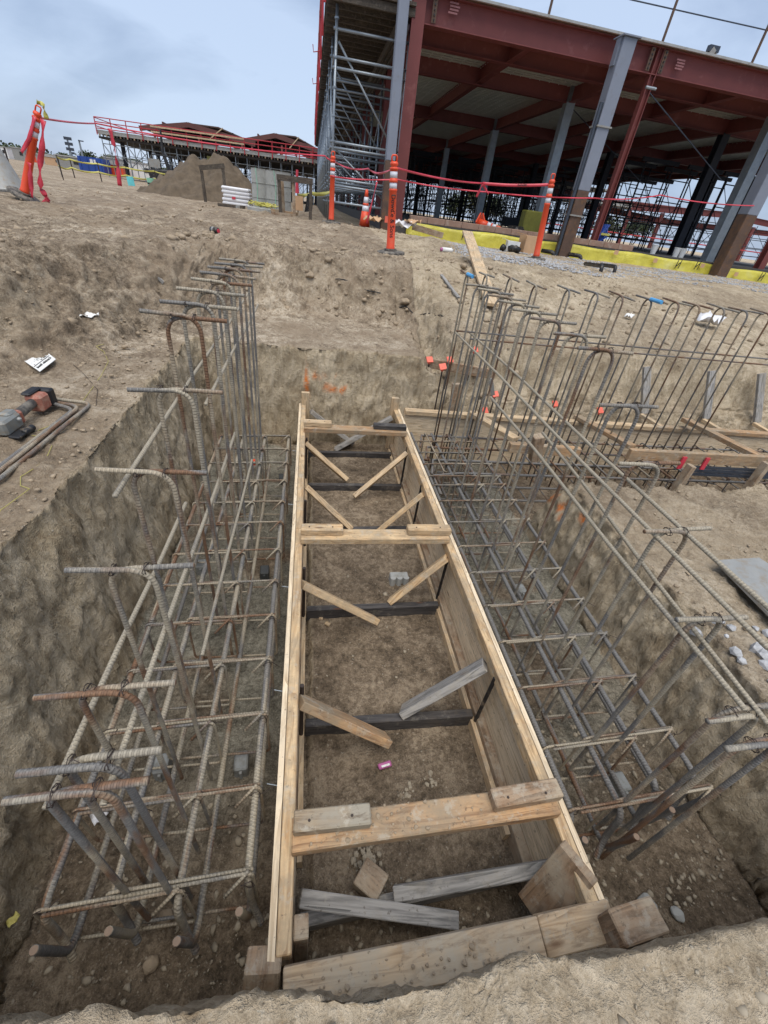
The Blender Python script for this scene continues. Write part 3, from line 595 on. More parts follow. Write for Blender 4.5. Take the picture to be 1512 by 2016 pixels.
# hooked bars, in pairs whose hooks overlap
def hookpair(label,c0,c1,z,ax,tails,r,mats,zb,group,rib=.06,dz=0):
    """two bars: feet at c0 and c1 (x,y); hooks along +-ax at height z"""
    cx,cy=(c0[0]+c1[0])/2,(c0[1]+c1[1])/2
    t=thing('hooked_rebar_pair',label,'rebar pair',(cx,cy,zb),0,group);A=Vector((ax[0],ax[1],0));off=Vector((-ax[1],ax[0],0))*(r*1.15)
    p0=Vector((c0[0],c0[1],0));p1=Vector((c1[0],c1[1],0))
    for k,(p,q,o,s,tl) in enumerate(((p0,p1,off,1,tails[1]),(p1,p0,-off,-1,tails[0]))):
        lean=Vector((random.uniform(-.004,.004),random.uniform(-.006,.006),0));zz=z+(dz if k else -dz)
        P=arcpath([p+lean*0+o+Vector((0,0,zb)),p+o+lean+Vector((0,0,zz)),q+o+A*s*tl+lean+Vector((0,0,zz+random.uniform(-.006,.008)))],.062,9)
        b=MB().tube(P,r,9,rib=rib,pitch=.0098 if rib else .05).build('hooked_bar',mats[k],t,smooth=True)
    if rib:
        R=random.Random(int(cy*1000))
        for q in(p0,p1):
            c=q+Vector((0,0,z))+A*(.02 if q is p0 else -.02);w=[c+off.normalized()*(2.6*r*math.cos(a))+Vector((0,0,1.5*r*math.sin(a)))+A*(.004*math.sin(a*1.5)) for a in np.linspace(0,13,22)]
            w+=[w[-1]+Vector((R.uniform(-.01,.02),-.012,.006)),w[-1]+Vector((R.uniform(-.02,.03),-.02,R.uniform(-.025,.02)))]
            MB().tube(w,.0011,4,cap=False).build('tie_wire',M_WIRE,t)
    return t
XL,XR=-.47,-.36
left=[(.395,-.935),(.452,-.945),(.57,-.885),(.805,-.762),(1.055,-.645),(1.365,-.53),(1.60,-.368),(1.80,-.368),(2.07,-.368),(2.31,-.368),(2.51,-.362),(2.72,-.36),(2.93,-.365),(3.07,-.36)]
look=['thick rusty','rust-bent','mud-caked','mud-caked','bluish','pale mud-caked','bright orange rusty','steel grey','brown and grey','rusty yellowish','grey','orange-rusted','grey','grey']
for k,(y,z) in enumerate(left):
    mats=(R_RUST if k in(0,6) else R_HOOK,R_HOOK if k not in(1,6,11) else R_RUST)
    hookpair('%s hooked rebar pair standing in the left trench, %s from the near end'%(look[k],ORD[k]) if k<len(left)-1 else 'grey hooked rebar pair standing in the left trench, farthest from the camera',(XL,y),(XR,y+.004),z,(1,0),(.06 if k<2 else .072,.07 if k<2 else .085),.0078 if k<2 else .0068,mats,ZB-.02,'hooked rebar pairs in the left trench',dz=.003)
XL2,XR2=1.10,1.205
right=[(.385,-1.0),(.46,-.985),(.67,-.86),(.91,-.725),(1.135,-.61),(1.35,-.485),(1.605,-.358),(1.81,-.352),(2.07,-.352),(2.27,-.352),(2.48,-.352),(2.69,-.352),(2.88,-.352),(3.1,-.352)]
look2=['rust-red','grey half hidden','mud-whitened','pale','rust-brown','dark','long grey','blue-grey','brown','grey','rusty','brown','grey','grey']
for k,(y,z) in enumerate(right):
    mats=(R_RUST if k in(0,4) else R_HOOK,R_HOOK)
    hookpair('%s hooked rebar pair standing in the right trench, %s from the near end'%(look2[k],ORD[k]) if k<len(right)-1 else 'grey hooked rebar pair standing in the right trench, farthest from the camera',(XL2,y),(XR2,y+.003),z,(1,0),(.07,.085),.0076 if k<3 else .0067,mats,ZB-.02,'hooked rebar pairs in the right trench',dz=.003)
zq=-.312
for k,px in enumerate(((921,540),(957,541),(1006,547),(1057,558),(1121,567),(1175,577),(1222,584),(1278,592),(1330,598),(1372,603),(1420,608),(1466,614),(1508,618))):
    q=Pz(*px,zq);y=3.12-.01*k+(.16 if k<3 else 0)
    x=q.x*y/q.y if k>2 else q.x
    if k<3:y=q.y
    hookpair('%s hooked rebar pair in the back trench row, %s counting from its left end'%(['blue-capped','grey','dark','orange-rusted','grey','brown','rusty','blue-taped','grey','thin dark','brown','rust-tipped','grey'][k],ORD[k] if k else 'first'),(x,y-.055),(x,y+.055),zq,(0,1),(.09,.09),.0064,(R_HOOK if k%3 else R_RUST,R_HOOK if k!=3 else R_RUST),ZB-.02,'hooked rebar pairs in the back trench row',rib=0)
    if k in(0,7):
        tag(MB().tube([(x-.008,y-.14,zq+.003),(x-.008,y-.02,zq+.003)],.0125,8).build('tape_wrap',M_BLUE),'blue tape wrapped on a hook of the %s back-row rebar pair'%('first' if k==0 else 'eighth'),'tape')
# long straight bars tied to the hooked bars
def rail(label,P,r,mat,group='long straight rebars tied to the hooked bars'):
    tag(MB().tube(P,r,8,rib=.05,pitch=.0098).build('straight_rebar',mat,smooth=True),label,'rebar',group)
def railX(X,a,b,r=.0068,bow=.006):
    A=PX(*a,X);B=PX(*b,X);return [A,(A*.66+B*.34)+Vector((0,0,bow)),(A*.33+B*.67)-Vector((0,0,bow)),B]
rail('long grey straight rebar tied high on the left trench hooks, the outer one',railX(XL-.016,(226,977),(488,578)),.0066,R_RAIL)
rail('long pale straight rebar tied high on the left trench hooks, the inner one',railX(XR-.016,(405,796),(508,600)),.0066,R_RAIL)
rail('long whitish straight rebar running low along the left trench by the dirt wall',railX(XL-.016,(90,1592),(366,990)),.0072,R_RAIL)
rail('long bluish straight rebar running low along the left trench, second from the dirt wall',railX(XR-.016,(203,1584),(463,852)),.0068,R_RAIL)
rail('thin whitish straight rebar low in the left trench between the bluish bar and the cage',railX(XR+.018,(398,1290),(496,905)),.0065,R_RAIL)
rail('pale straight rebar along the right trench hooks, lower left of four',railX(XL2-.016,(966,782),(1468,1398)),.0072,R_RAIL)
rail('pale straight rebar along the right trench hooks, lower right of four',railX(XR2-.016,(1068,852),(1512,1425)),.0068,R_RAIL)
rail('grey straight rebar along the right trench hooks, upper left of four',railX(XL2-.016,(898,656),(1512,1276)),.0068,R_RAIL)
rail('grey straight rebar along the right trench hooks, upper right of four',railX(XR2-.016,(924,654),(1540,1222)),.0068,R_RAIL)
for k,(a,b,yy,l) in enumerate((((897,657),(1560,706),3.17,'upper'),((925,668),(1560,722),3.06,'lower'))):
    A=PY(*a,yy);B=PY(*b,yy);B.z=A.z=(A.z+B.z)/2
    tag(MB().tube([A,B],.006,7,step=.4).build('straight_rebar',R_DARK,smooth=True),'dark straight rebar across the back trench row of hooks, %s in view'%l,'rebar','straight rebars across the back row')
# concrete spacers under the cages
DB=[((475,1500),M_DOBIE,'grey notched concrete spacer under the left cage, nearest the camera'),((318,1505),M_DOBIE,'grey concrete spacer under the left cage by the dirt wall, near end'),((521,1124),M_DOBIED,'dark wet concrete spacer under the left cage beside the form'),((396,1112),M_DOBIE,'grey concrete spacer half hidden under the left cage, middle'),((556,940),M_DOBIED,'small dark concrete spacer under the far end of the left cage'),
    ((1222,1540),M_DOBIE,'grey concrete spacer under the right cage, nearest the camera'),((1025,1160),M_DOBIE,'grey concrete spacer under the right cage, middle of the trench')]
for q,mt,l in DB:
    c=Pz(*q,FL+.05);t=thing('concrete_spacer',l,'spacer',(c.x,c.y,FL),0,'concrete spacers under the cages')
    MB().box((c.x,c.y,FL+.03),(.055,.075,.075),.05).build('spacer_body',mt,t,bevel=.006)
    MB().box((c.x+.002,c.y-.042,FL+.03),(.012,.012,.05),.05).build('notch_lug',mt,t,bevel=.002)
c=Pz(490,896,FL+.06);tag(MB().box((c.x+.06,3.3,FL+.07),(.05,.04,.04)).build('paint_tag',M_ORANGE),'small orange tag among the far end of the left cage','tag')
paper('plastic_scrap','torn white plastic scrap on the trench floor under the left cage',Pz(198,1608,FL+.03),.05,.045,.7,M_FOIL,.012,'scrap')
paper('leaf','yellow green leaf lying on the near left trench wall foot',Pz(28,1812,FL+.14),.03,.02,.9,M_STRING,.006,'leaf')
# ------------------------------------------------------------------ back trench formwork
t=thing('formwork_wall','long board form along the back side of the cross trench','form panel',(3,3.55,FL))
MB().beam((.86,3.60,-1.72),(7.5,3.42,-1.72),.035,.46).build('board_face',W_PLY,t)
MB().beam((.86,3.585,-1.47),(3.4,3.516,-1.472),.075,.04).build('top_board',W_FIR,t,bevel=.003)
MB().beam((3.404,3.516,-1.469),(7.5,3.405,-1.471),.075,.04).build('top_board',W_TIE,t,bevel=.003)
t=thing('formwork_wall','board and steel form along the near side of the cross trench at right','form panel',(3.4,2.52,FL))
A=PY(1290,898,2.52);B=PY(1560,948,2.45)
MB().beam((2.35,2.53,A.z-.0),(5.5,2.47,A.z),.04,.09).build('wood_waler',W_TIE,t,bevel=.003)
m=MB()
for k in range(3): m.beam((2.9,2.50-.001*k,A.z-.07-.03*k),(5.5,2.44-.001*k,A.z-.075-.03*k),.02,.018)
m.build('steel_facing',M_GALVD,t)
for px,py in((1345,905),(1385,915)):
    p=PY(px,py,2.49);MB().box((p.x,2.485,A.z-.03),(.035,.012,.10)).build('red_ribbon',M_TAPE,t)
for px,py,l in((1500,920,'wood stake standing at the near end of the steel faced form'),(1352,925,'short pale block wedged against the steel faced form')):
    p=PY(px,py,2.42);tag(MB().beam((p.x,2.42,H(p.x,2.42)-.05),(p.x+.02,2.42,p.z+.04),.06,.04).build('form_stake',W_OLD,bevel=.002),l,'stake')
def stick(name,label,a,b,Ya,Yb,w,h,mat,cat,up=(0,0,1),group=None):
    return plank(name,label,cat,PY(*a,Ya),PY(*b,Yb),w,h,mat,up=up,group=group)
stick('form_brace','pale board bracing the back form beyond the right cage, its left end nearest',(927,812),(1015,865),3.5,3.0,.085,.036,W_FIR,'brace')
stick('form_brace','pale brown board slanting down over the back cage in the middle',(1135,820),(1245,880),3.6,2.85,.075,.036,W_TIE,'brace')
stick('form_brace','long reddish board slanting over the back cage at the right',(1348,826),(1498,902),3.55,2.6,.085,.04,W_TIE,'brace')
stick('form_stake','squared wood post standing at the corner of the two trenches',(1052,905),(1060,858),2.62,2.60,.075,.07,W_OLD,'stake',up=(0,1,0))
stick('form_waler','short board behind the corner post along the near side of the cross trench',(1002,880),(1140,890),2.66,2.62,.05,.07,W_TIE,'board')
stick('form_stake','grey wooden stake standing behind the back form, near the orange caps',(893,812),(900,755),3.72,3.72,.09,.04,W_OLD,'stake',up=(0,1,0))
for k,(a,b) in enumerate((((1268,815),(1274,722)),((1390,825),(1402,730)),((1490,832),(1500,735)))):
    stick('form_stake','weathered wooden stake leaning on the cut bank, %s of three from the left'%['first','second','third'][k],a,b,3.80,3.98,.08,.035,W_GREY,'stake',up=(0,1,0),group='stakes behind the back form')
    stick('kicker_board','short kicker board from the back form to the %s leaning stake'%['first','second','third'][k],(a[0]-6,a[1]+2),(a[0]+34,a[1]+26),3.78,3.52,.05,.035,W_FIR,'kicker',group='kickers behind the back form')
stick('form_board','dusty board lying on the ledge behind the orange rebar caps',(846,715),(975,738),4.05,3.98,.03,.09,W_OLD,'board')
stick('metal_bracket','grey metal bracket blade standing behind the back form',(972,790),(966,745),3.75,3.72,.04,.012,M_ALU,'bracket',up=(0,1,0))
def rebarcap(label,px,py,Y,zb,big=1):
    p=PY(px,py,Y);t=thing('rebar_cap_stake',label,'capped stake',(p.x,p.y,zb))
    MB().tube([(p.x-.0,p.y,zb-.05),(p.x,p.y,p.z)],.007,7).build('stake',M_WIRE,t)
    c=MB();tl=Vector((random.uniform(-.2,.2),-.65,.8)).normalized();c.beam(p-tl*.006,p+tl*.006,.062*big,.062*big,up=(1,.2,0));c.lathe((p.x,p.y,p.z-.04),[(.012,0),(.014,.04)],10);c.build('cap',M_CAP,t,bevel=.002)
for q,l in(((872,722,3.66),'orange square cap on a steel stake beside the far right corner of the box'),((846,708,4.0),'orange cap on a stake at the edge of the bench, leftmost'),((886,708,4.0),'orange cap on a stake on the ledge, right beside the leftmost one'),((935,688,4.1),'orange cap among the back row rebars, highest up the bank'),((975,776,3.75),'orange cap in front of the grey metal bracket'),((955,808,3.68),'dirty orange cap low behind the back form'),((1093,795,3.7),'orange cap behind the back form, third from the right'),((1182,808,3.55),'orange square cap on a stake above the slanting boards')):
    p=PY(*q);rebarcap(l,*q,min(H(p.x,p.y),p.z-.12))
# ------------------------------------------------------------------ odds and ends on the banks
gp=lambda px,py,dz=0:G(px,py)+Vector((0,0,dz))
def flat(name,label,cat,px,mat,th=.004,dz=.012):
    P=[gp(*q) for q in px];zc=max(H(p.x,p.y) for p in P)+dz+.004
    return P,zc
zc=gp(80,716).z;P=[Pz(*q,zc) for q in((46,717),(80,690),(113,717),(82,742))];n=Vector((0,0,1))
if n.z<0:n=-n
P=[p+Vector((0,0,.03)) for p in P];t=thing('steel_card','white printed card with a black heading lying on the left bank','card',sum(P,Vector())/4)
MB().poly(P,.003,up=n).build('card',M_PAPER,t)
V,F_=text_mb('Camblin Steel',.1,.05);ex=(P[3]-P[2]);ey=(P[2]-P[1]);wv=V[:,0].max()-V[:,0].min()
def lay(V,org,exu,eyu,nn,sc): return [org+exu*(v[0]*sc)+eyu*(v[1]*sc)+nn*.0045 for v in V]
eu=(P[2]-P[3]).normalized();ed=(P[3]-P[0]).normalized();L_=(P[2]-P[3]).length
# heading reads from the right-hand corner down to the lower corner, upside down to the camera
hu=-(eu);hd=-(n.cross(hu)) if (n.cross(hu)).dot(ed)<0 else n.cross(hu)
org=(P[3]+P[2])/2-ed*(P[3]-P[0]).length*.2
m=MB().add(lay(V,org,-eu,-ed if True else ed,n,L_*.86/wv),F_);m.build('heading',M_BLACKINK,t)
m=MB();m.beam(org-ed*.035-eu*L_*.46+n*.0045,org-ed*.035+eu*L_*.46+n*.0045,.004,.001,up=n);m.build('rule_line',M_BLACKINK,t)
R=random.Random(2)
for r in range(4):
    m=MB();o2=org-ed*(.055+.018*r)
    for k in range(5):
        a=R.uniform(-.42,.3)*L_;m.beam(o2+eu*a+n*.0045,o2+eu*(a+R.uniform(.02,.09)*L_)+n*.0045,.005 if r==0 else .0025,.001,up=n)
    m.build('text_line',M_BLACKINK,t)
# power tool
c=gp(62,838);t=thing('rebar_tier','battery power tool with a grey head and orange handle lying on the left bank','power tool',c)
a=gp(22,856);b=gp(92,806);ax=(b-a);ax.z=0;Lx=ax.length;ax.normalize();sd=Vector((-ax.y,ax.x,0));a.z=b.z=max(H(a.x,a.y),H(b.x,b.y))+.012
z=Vector((0,0,1));q=lambda u,v,w:a+ax*(u*Lx)+sd*v+z*w
MB().tube([q(.28,0,.05),q(.78,0,.06)],[.024,.021],12).build('grip',M_RUBBER,t,smooth=True)
m=MB();m.beam(q(-.22,0,.045),q(.2,0,.048),.075,.07,up=z);m.beam(q(.0,0,.085),q(.22,0,.082),.05,.02,up=z);m.build('gear_head',M_TOOLG,t,bevel=.012)
MB().beam(q(.2,0,.048),q(.29,0,.05),.066,.066,up=z).build('collar',M_TOOLO,t,bevel=.01)
MB().lathe(q(.1,-.04,.06),[(.010,-.01),(.012,0),(.006,.006)],10).build('locking_knob',M_ALU,t)
m=MB();m.beam(q(.72,0,.05),q(1.0,-.005,.052),.08,.085,up=z,taper=.95);m.build('handle_housing',M_TOOLO,t,bevel=.012)
m=MB();m.beam(q(.995,-.005,.052),q(1.14,-.006,.052),.082,.09,up=z);m.beam(q(.7,.02,.1),q(1.05,.02,.1),.045,.014,up=z);m.build('battery_pack',M_BLACKPL,t,bevel=.008)
m=MB();m.tube([q(-.1,-.08,.016),q(.12,-.085,.018)],.016,10);m.beam(q(-.25,-.06,.012),q(.1,-.07,.016),.05,.014,up=z);m.build('guard_foot',M_BLACKPL,t,bevel=.004)
# three bent bars on the bank
for k,(bend,far,near,l) in enumerate((((183,800),(96,794),(-14,966),'outermost, its corner nearest the trench'),((160,806),(100,800),(-14,950),'the middle one'),((148,812),(112,806),(-14,940),'innermost, beside the power tool'))):
    A=[gp(*p) for p in(far,bend,near)];zz=max(H(p.x,p.y) for p in A[:2])+.018
    A[0].z=zz+.012;A[1].z=zz;A[2].z=H(A[2].x,A[2].y)+.02
    tag(MB().tube(arcpath(A,.06),.0095,9,rib=.06,pitch=.012).build('bent_rebar',(R_HOOK,R_HOOK,R_RUST)[k],smooth=True),'L-shaped bent rebar lying on the left bank, '+l,'rebar','bent rebars on the left bank')
def cord(name,label,pxs,r,mat,cat='string',lift=.004):
    P=[gp(*p,lift) for p in pxs];Q=[]
    for i in range(len(P)-1):
        for k in range(6):
            u=k/6;p=P[i]*(1-u)+P[i+1]*u;p.z=H(p.x,p.y)+lift+.006;Q.append(p)
    Q.append(P[-1]);tag(MB().tube(Q,r,5).build(name,mat,smooth=True),label,cat)
cord('string_line','thin yellow string wandering over the left bank past the bent rebars',[(205,680),(190,684),(205,694),(214,714),(200,742),(180,770),(162,795)],.0016,M_STRING)
cord('string_line','thin yellow string looped between the power tool and the bent rebars',[(145,825),(130,840),(108,838),(78,850),(60,860),(75,862),(115,848)],.0016,M_STRING)
cord('string_line','thin yellow string running down the left bank in front of the bent rebars',[(104,880),(92,906),(70,925),(42,942),(42,960),(60,966),(38,982),(15,1000),(0,1010)],.0016,M_STRING)
cord('wire_line','thin dark wire curling on the soil right of the printed card',[(115,707),(140,716),(165,738),(193,770),(190,800)],.0015,M_WIRE,'wire')
cord('rope_line','dark cable lying along the bench edge towards the back trench',[(660,552),(710,568),(765,588),(800,605),(850,620),(900,640)],.006,M_BLACKPL,'cable')
paper('paper_scrap','crumpled white paper scrap lying on the left bank',gp(178,627,.01),.12,.09,.3,M_PAPER,.012)
tag(MB().beam(gp(305,545,.02),gp(323,562,.02),.03,.02).build('wood_lath',W_GREY),'small broken pale slat lying on the dirt above the left bank','slat')
p=gp(423,460);t=thing('drink_can','dark crushed can lying on the upper dirt, left of the leaning frames','can',p)
d=Vector((.8,-.6,0));MB().tube([p+d*-.06+z*.035,p+d*-.05+z*.035,p+d*.05+z*.035,p+d*.062+z*.035],[.02,.034,.034,.028],14).build('can_body',M_BLACKPL,t,smooth=True)
MB().tube([p+d*.062+z*.035,p+d*.068+z*.035],.022,12).build('can_lid',M_TAPE,t)
MB().tube([p+d*-.03+z*.0355,p+d*.0+z*.0355],.0345,14).build('can_label',M_ALU,t,smooth=True)
p=gp(880,497);t=thing('spray_can','white spray paint can lying on the gravel edge','can',p);d=Vector((1,.15,0)).normalized()
MB().tube([p+d*-.09+z*.033,p+d*.07+z*.033,p+d*.09+z*.033],[.033,.033,.018],12).build('can_body',M_PAPER,t,smooth=True)
MB().tube([p+d*-.12+z*.033,p+d*-.09+z*.033],.026,12).build('can_cap',M_PINK,t,smooth=True)
A=gp(918,455,.03);B=gp(966,610,.03)
B=gp(966,610,.05)
for Yq in np.arange(11,5.6,-.1):
    A=PY(920,457,Yq)
    if max(H(*(A*(1-u)+B*u)[:2])+.03-(A*(1-u)+B*u).z for u in np.linspace(0,1,40))<0: break
plank('long_plank','long pale plank lying down the bank from the yellow membrane','plank',A,B,.15,.035,W_FIR,up=(0,0,1))
plank('broken_lath','pale split lath lying on the bank left of the long plank','lath',gp(868,547,.03),gp(902,592,.03),.035,.02,W_GREY)
paper('plastic_litter','crumpled white plastic sheet stuck on the right bank',gp(1391,644,.03),.22,.24,.3,M_FOIL,.05,'plastic')
paper('plastic_litter','small white scrap on the right bank, left of the larger sheet',gp(1236,630,.02),.1,.06,.2,M_PAPER,.02,'scrap')
for k,(a,b) in enumerate((((1150,525),(1185,553)),((1180,527),(1212,553)))):
    A=gp(*a,.05);B=gp(b[0]-4,b[1]-16,.10);C=gp(*b,-.02);C.x=B.x;C.y=B.y-.03;C.z=B.z-.22
    t=thing('pipe_elbow','black plastic pipe elbow sticking out of the bank, %s of two'%('left' if k==0 else 'right'),'pipe',B)
    MB().tube(arcpath([A,B,C],.06),.032,12).build('pipe',M_BLACKPL,t,smooth=True)
    MB().tube([C+z*.05,C+z*.10],.035,12).build('pipe_collar',M_TAPE if 0 else M_RUSTSTEEL,t,smooth=True)
P=[PX(1405,1105,1.80),Pz(1500,1100,-1.25),Pz(1600,1150,-1.25),Pz(1600,1330,-1.25)]
zc=max(H(v.x,v.y) for v in(Pz(1420,1108,-1.22),Pz(1490,1150,-1.22)))+.03
Q=[Pz(1406,1107,zc),Pz(1490,1102,zc),Pz(1640,1200,zc),Pz(1640,1330,zc),Pz(1512,1215,zc)]
o=MB().poly(Q,.02).build('plywood_offcut',M_ALU,bevel=.003);tag(o,'grey scuffed sheet lying on the mound beside the right trench','sheet')
R=random.Random(8);m=MB()
for k in range(46):
    p=Vector((R.uniform(1.83,2.15),R.uniform(.5,1.1),0));p.z=H(p.x,p.y)+.015;m.rock(p,R.uniform(.012,.04),k)
tag(m.build('crushed_rubble',M_STONEG),'loose grey rubble spilled below the scuffed sheet','rubble',kind='stuff')
for k,(q,s,l) in enumerate((((798,597),.075,'rounded pale boulder at the edge of the bench near the long plank'),((570,560),.05,'flat pale stone on the dug slope behind the bench'),((610,545),.055,'rounded stone on the dug slope, right of the flat one'),((868,738),.04,'small pale stone beside the orange capped stake'),((745,590),.035,'small stone on the bench by the dark cable'),((1270,1790),.05,'flat broken stone slab at the near foot of the right trench'),((1330,1800),.03,'small broken stone at the foot of the near right wall'),((300,1900),.028,'pale stone at the near end of the left trench floor'),((325,1810),.032,'pale rounded stone under the near hook of the left cage'))):
    p=gp(*q);o=MB().rock(p+z*s*.25,s,k+3).build('stone',M_CONC if k in(5,6) else M_CLOD,bevel=s*.12);tag(o,l,'stone')
# ------------------------------------------------------------------ delineator posts, cones, tape
def frame_axis(base,top):
    k=(top-base).normalized();return k
def delineator(label,base,top,script=None,hex_=True,tape=None,rot=0):
    t=thing('delineator_post',label,'delineator',base);k=(top-base).normalized();Lh=(top-base).length
    e1=Vector((1,0,0));e1=(e1-k*e1.dot(k)).normalized();e2=k.cross(e1)
    if e2.y>0:e2=-e2
    sect=lambda zs,rs,n=18:MB().tube([base+k*(s*Lh) for s in zs],rs,n)
    n=6 if hex_ else 20
    tilt=k if abs(k.z)<.985 else z
    V=[]
    m=MB()
    for hh,r in((0,.2),(.035,.2),(.05,.17)): V+=[base+tilt*(hh-.02)+e1*r*math.cos(2*math.pi*j/n)+e2*r*math.sin(2*math.pi*j/n) for j in range(n)]
    m.add(V,[tuple(range(n-1,-1,-1)),tuple(range(2*n,3*n))]+[(i*n+j,i*n+(j+1)%n,(i+1)*n+(j+1)%n,(i+1)*n+j) for i in(0,1) for j in range(n)])
    m.build('rubber_base',M_RUBBER,t,bevel=.006)
    MB().tube([base+k*.035,base+k*.055],.085,20).build('base_collar',M_RUBBER,t)
    sect([.03,.07,.075,.655,.66,.675,.68],[.060,.058,.055,.048,.053,.053,.046]).build('post',M_ORANGE,t,smooth=True)
    for a,b in((.68,.74),(.785,.845)): sect([a,b],[.0475,.0465]).build('reflective_band',M_WHITEBAND,t,smooth=True)
    sect([.74,.742,.765,.77,.785],[.047,.053,.053,.047,.0465]).build('upper_ring',M_ORANGE,t,smooth=True)
    sect([.845,.86,.862,.88,.885,.89,.905,.925,.94],[.046,.047,.054,.054,.046,.03,.05,.05,.034]).build('post_head',M_ORANGE,t,smooth=True)
    hp=[base+k*(.935*Lh)-e1*.03,base+k*(.985*Lh)-e1*.032,base+k*(.998*Lh)-e1*.022,base+k*(.998*Lh)+e1*.022,base+k*(.985*Lh)+e1*.032,base+k*(.935*Lh)+e1*.03]
    MB().tube(hp,.010,8).build('handle',M_ORANGE,t,smooth=True)
    if script:
        V,F_=text_mb(script,.075,.012);P=[]
        for v in V:
            s=.40*Lh-v[0]*.98;ang=v[1]/.052;r=.0535
            d=(-e1*0+e2)*math.cos(ang)+e1*math.sin(ang);P.append(base+k*s+d*(r+.0004*0+.0015))
        MB().add(P,F_).build('lettering',M_BLACKINK,t)
    return t,base+k*(.885*Lh),k
def vert_post(b,tp,h):
    db=ray(*b);dt=ray(*tp);hb=np.hypot(*db[:2]);ht=np.hypot(*dt[:2]);s=h/(dt[2]*hb/ht-db[2]);B=Vector(db*s);T=Vector(dt*s*hb/ht);return B,T
def gpost(b,tp): B=G(*b);B.z=H(B.x,B.y)+.01;return B,PY(*tp,B.y)
D2=gpost((768,500),(777,305));D1=(PY(652,437,10.97),PY(656,298,10.97));D1[0].z=min(D1[0].z,H(D1[0].x,10.97)+.02);D3=gpost((1054,512),(1090,342))
_,n2,_=delineator('orange delineator post with white bands and black lettering, standing before the corner column',*D2,script='Dowdle & Sons')
_,n1,_=delineator('orange delineator post in front of the scaffold corner, plain, with taped head',*D1,hex_=False)
_,n3,_=delineator('orange delineator post on a hexagonal base in the gravel at right',*D3)
B=Vector(vert_post((45,378),(80,205),1.05)[0]);B.z=H(B.x,B.y)+.04;db=ray(75,205);T=Vector(db*(B.y/db[1]))+Vector((0,.25,0))*0
_,n4,k4=delineator('leaning orange delineator post with hanging red ribbons at the left edge',B,B+(PY(77,203,B.y)-B)*.97,hex_=False)
for P_ in(D1[0],D2[0],D3[0]):
    pass
def tape(name,label,P,w,mat,group=None,sag=0,n=18,twist=.6,letters=None,tilt=0):
    P=[Vector(p) for p in P];Q=[]
    for i in range(len(P)-1):
        for k in range(n):
            u=k/n;Q.append(P[i]*(1-u)+P[i+1]*u-Vector((0,0,4*sag*u*(1-u))))
    Q.append(P[-1]);G_=[]
    for i,p in enumerate(Q):
        a=tilt+twist*math.sin(i*.7);d=(Q[min(i+1,len(Q)-1)]-Q[max(i-1,0)]).normalized();s=d.cross(Vector((0,0,1)));s=s.normalized() if s.length>.05 else Vector((1,0,0));up=s.cross(d)
        v=(up*math.cos(a)+s*math.sin(a))*w/2;G_.append([p-v,p+v])
    t=thing(name,label,'tape',P[0],0,group) if letters else None
    o=MB().grid([[tuple(a),tuple(b)] for a,b in G_]).build('tape_band' if letters else name,mat,t,smooth=True);mo=o.modifiers.new('thickness','SOLIDIFY');mo.thickness=.0008
    if not letters: tag(o,label,'tape',group)
    else:
        txt,i0,i1,sz=letters;V,F_=text_mb(txt,sz,.03);A=Q[i0];Bq=Q[i1];d=(Bq-A).normalized();s=d.cross(Vector((0,0,1))).normalized();up=s.cross(d);mid=(A+Bq)/2
        if s.y>0:s=-s
        MB().add([mid+d*v[0]+up*v[1]+s*.012 for v in V],F_).build('lettering',M_BLACKINK,t)
    return Q
j1=PY(950,361,9.0)
tape('danger_tape','red tape drooping from the lettered post to its low point near the interior column',[n2,j1],.024,M_TAPE,sag=.03,twist=.35)
tape('danger_tape','pink danger tape with black lettering rising to the hexagonal based post',[j1,n3],.042,M_TAPE,sag=.02,twist=.12,letters=('DANGER',8,13,.038))
tape('danger_tape','red tape drooping between the scaffold corner post and the lettered post',[n1,PY(725,332,9),n2],.026,M_TAPE,sag=.06)
L1=PY(652,347,10.9);L2=PY(780,353,11.0);L3=PY(960,378,11.2);L4=PY(1170,390,11.6);L5=PY(1300,384,12.2);L6=PY(1485,405,11.9)
tape('danger_tape','long lower red tape strung from the scaffold corner past the columns to the right',[L1,L2,L3,L4],.026,M_TAPE,sag=.03,twist=.5)
tape('danger_tape','red tape strung between the thin red column and the right hand grey columns',[L4,L5,L6],.026,M_TAPE,sag=.05,twist=.6)
tape('danger_tape','long red tape stretched from the leaning post past the far building to the scaffold',[n4,PY(190,243,13),PY(430,285,12.5),PY(640,307,11.2),n1],.026,M_TAPE,sag=.02,twist=.25)
for k,(a,b) in enumerate((((950,362),(938,388)),((950,362),(962,382)),((742,358),(722,440)))):
    tape('tape_tail','short red tape tail hanging %s'%('left of the knot by the interior column','right of the knot by the interior column','down beside the upright traffic cone')[k],[PY(*a,9.0 if k<2 else 11),PY(*b,9.05 if k<2 else 11.1)],.04,M_TAPE,twist=.8,n=8)
yy=n4.y-.06
tape('tape_tail','long pink tape ribbon hanging from the leaning post down to the ground',[PY(85,236,yy),PY(83,290,yy),PY(78,330,yy),PY(80,370,yy),PY(94,392,yy),gp(85,398,.02),gp(100,404,.03)],.075,M_TAPE,n=5,twist=.9)
tape('tape_tail','short pink tape ribbon hanging from the middle of the leaning post',[PY(57,320,yy),PY(60,350,yy),PY(63,389,yy)],.06,M_TAPE,n=6,twist=.7)
tape('tape_tail','red tape wound down the leaning orange post',[n4+Vector((0,-.06,0)),PY(57,275,yy),PY(42,300,yy)],.05,M_TAPE,n=6,twist=.5)
tape('tape_tail','yellow tape knot fluttering at the head of the leaning post',[PY(72,200,yy),PY(84,206,yy),PY(92,234,yy)],.06,M_YTAPE,n=6,twist=.9)
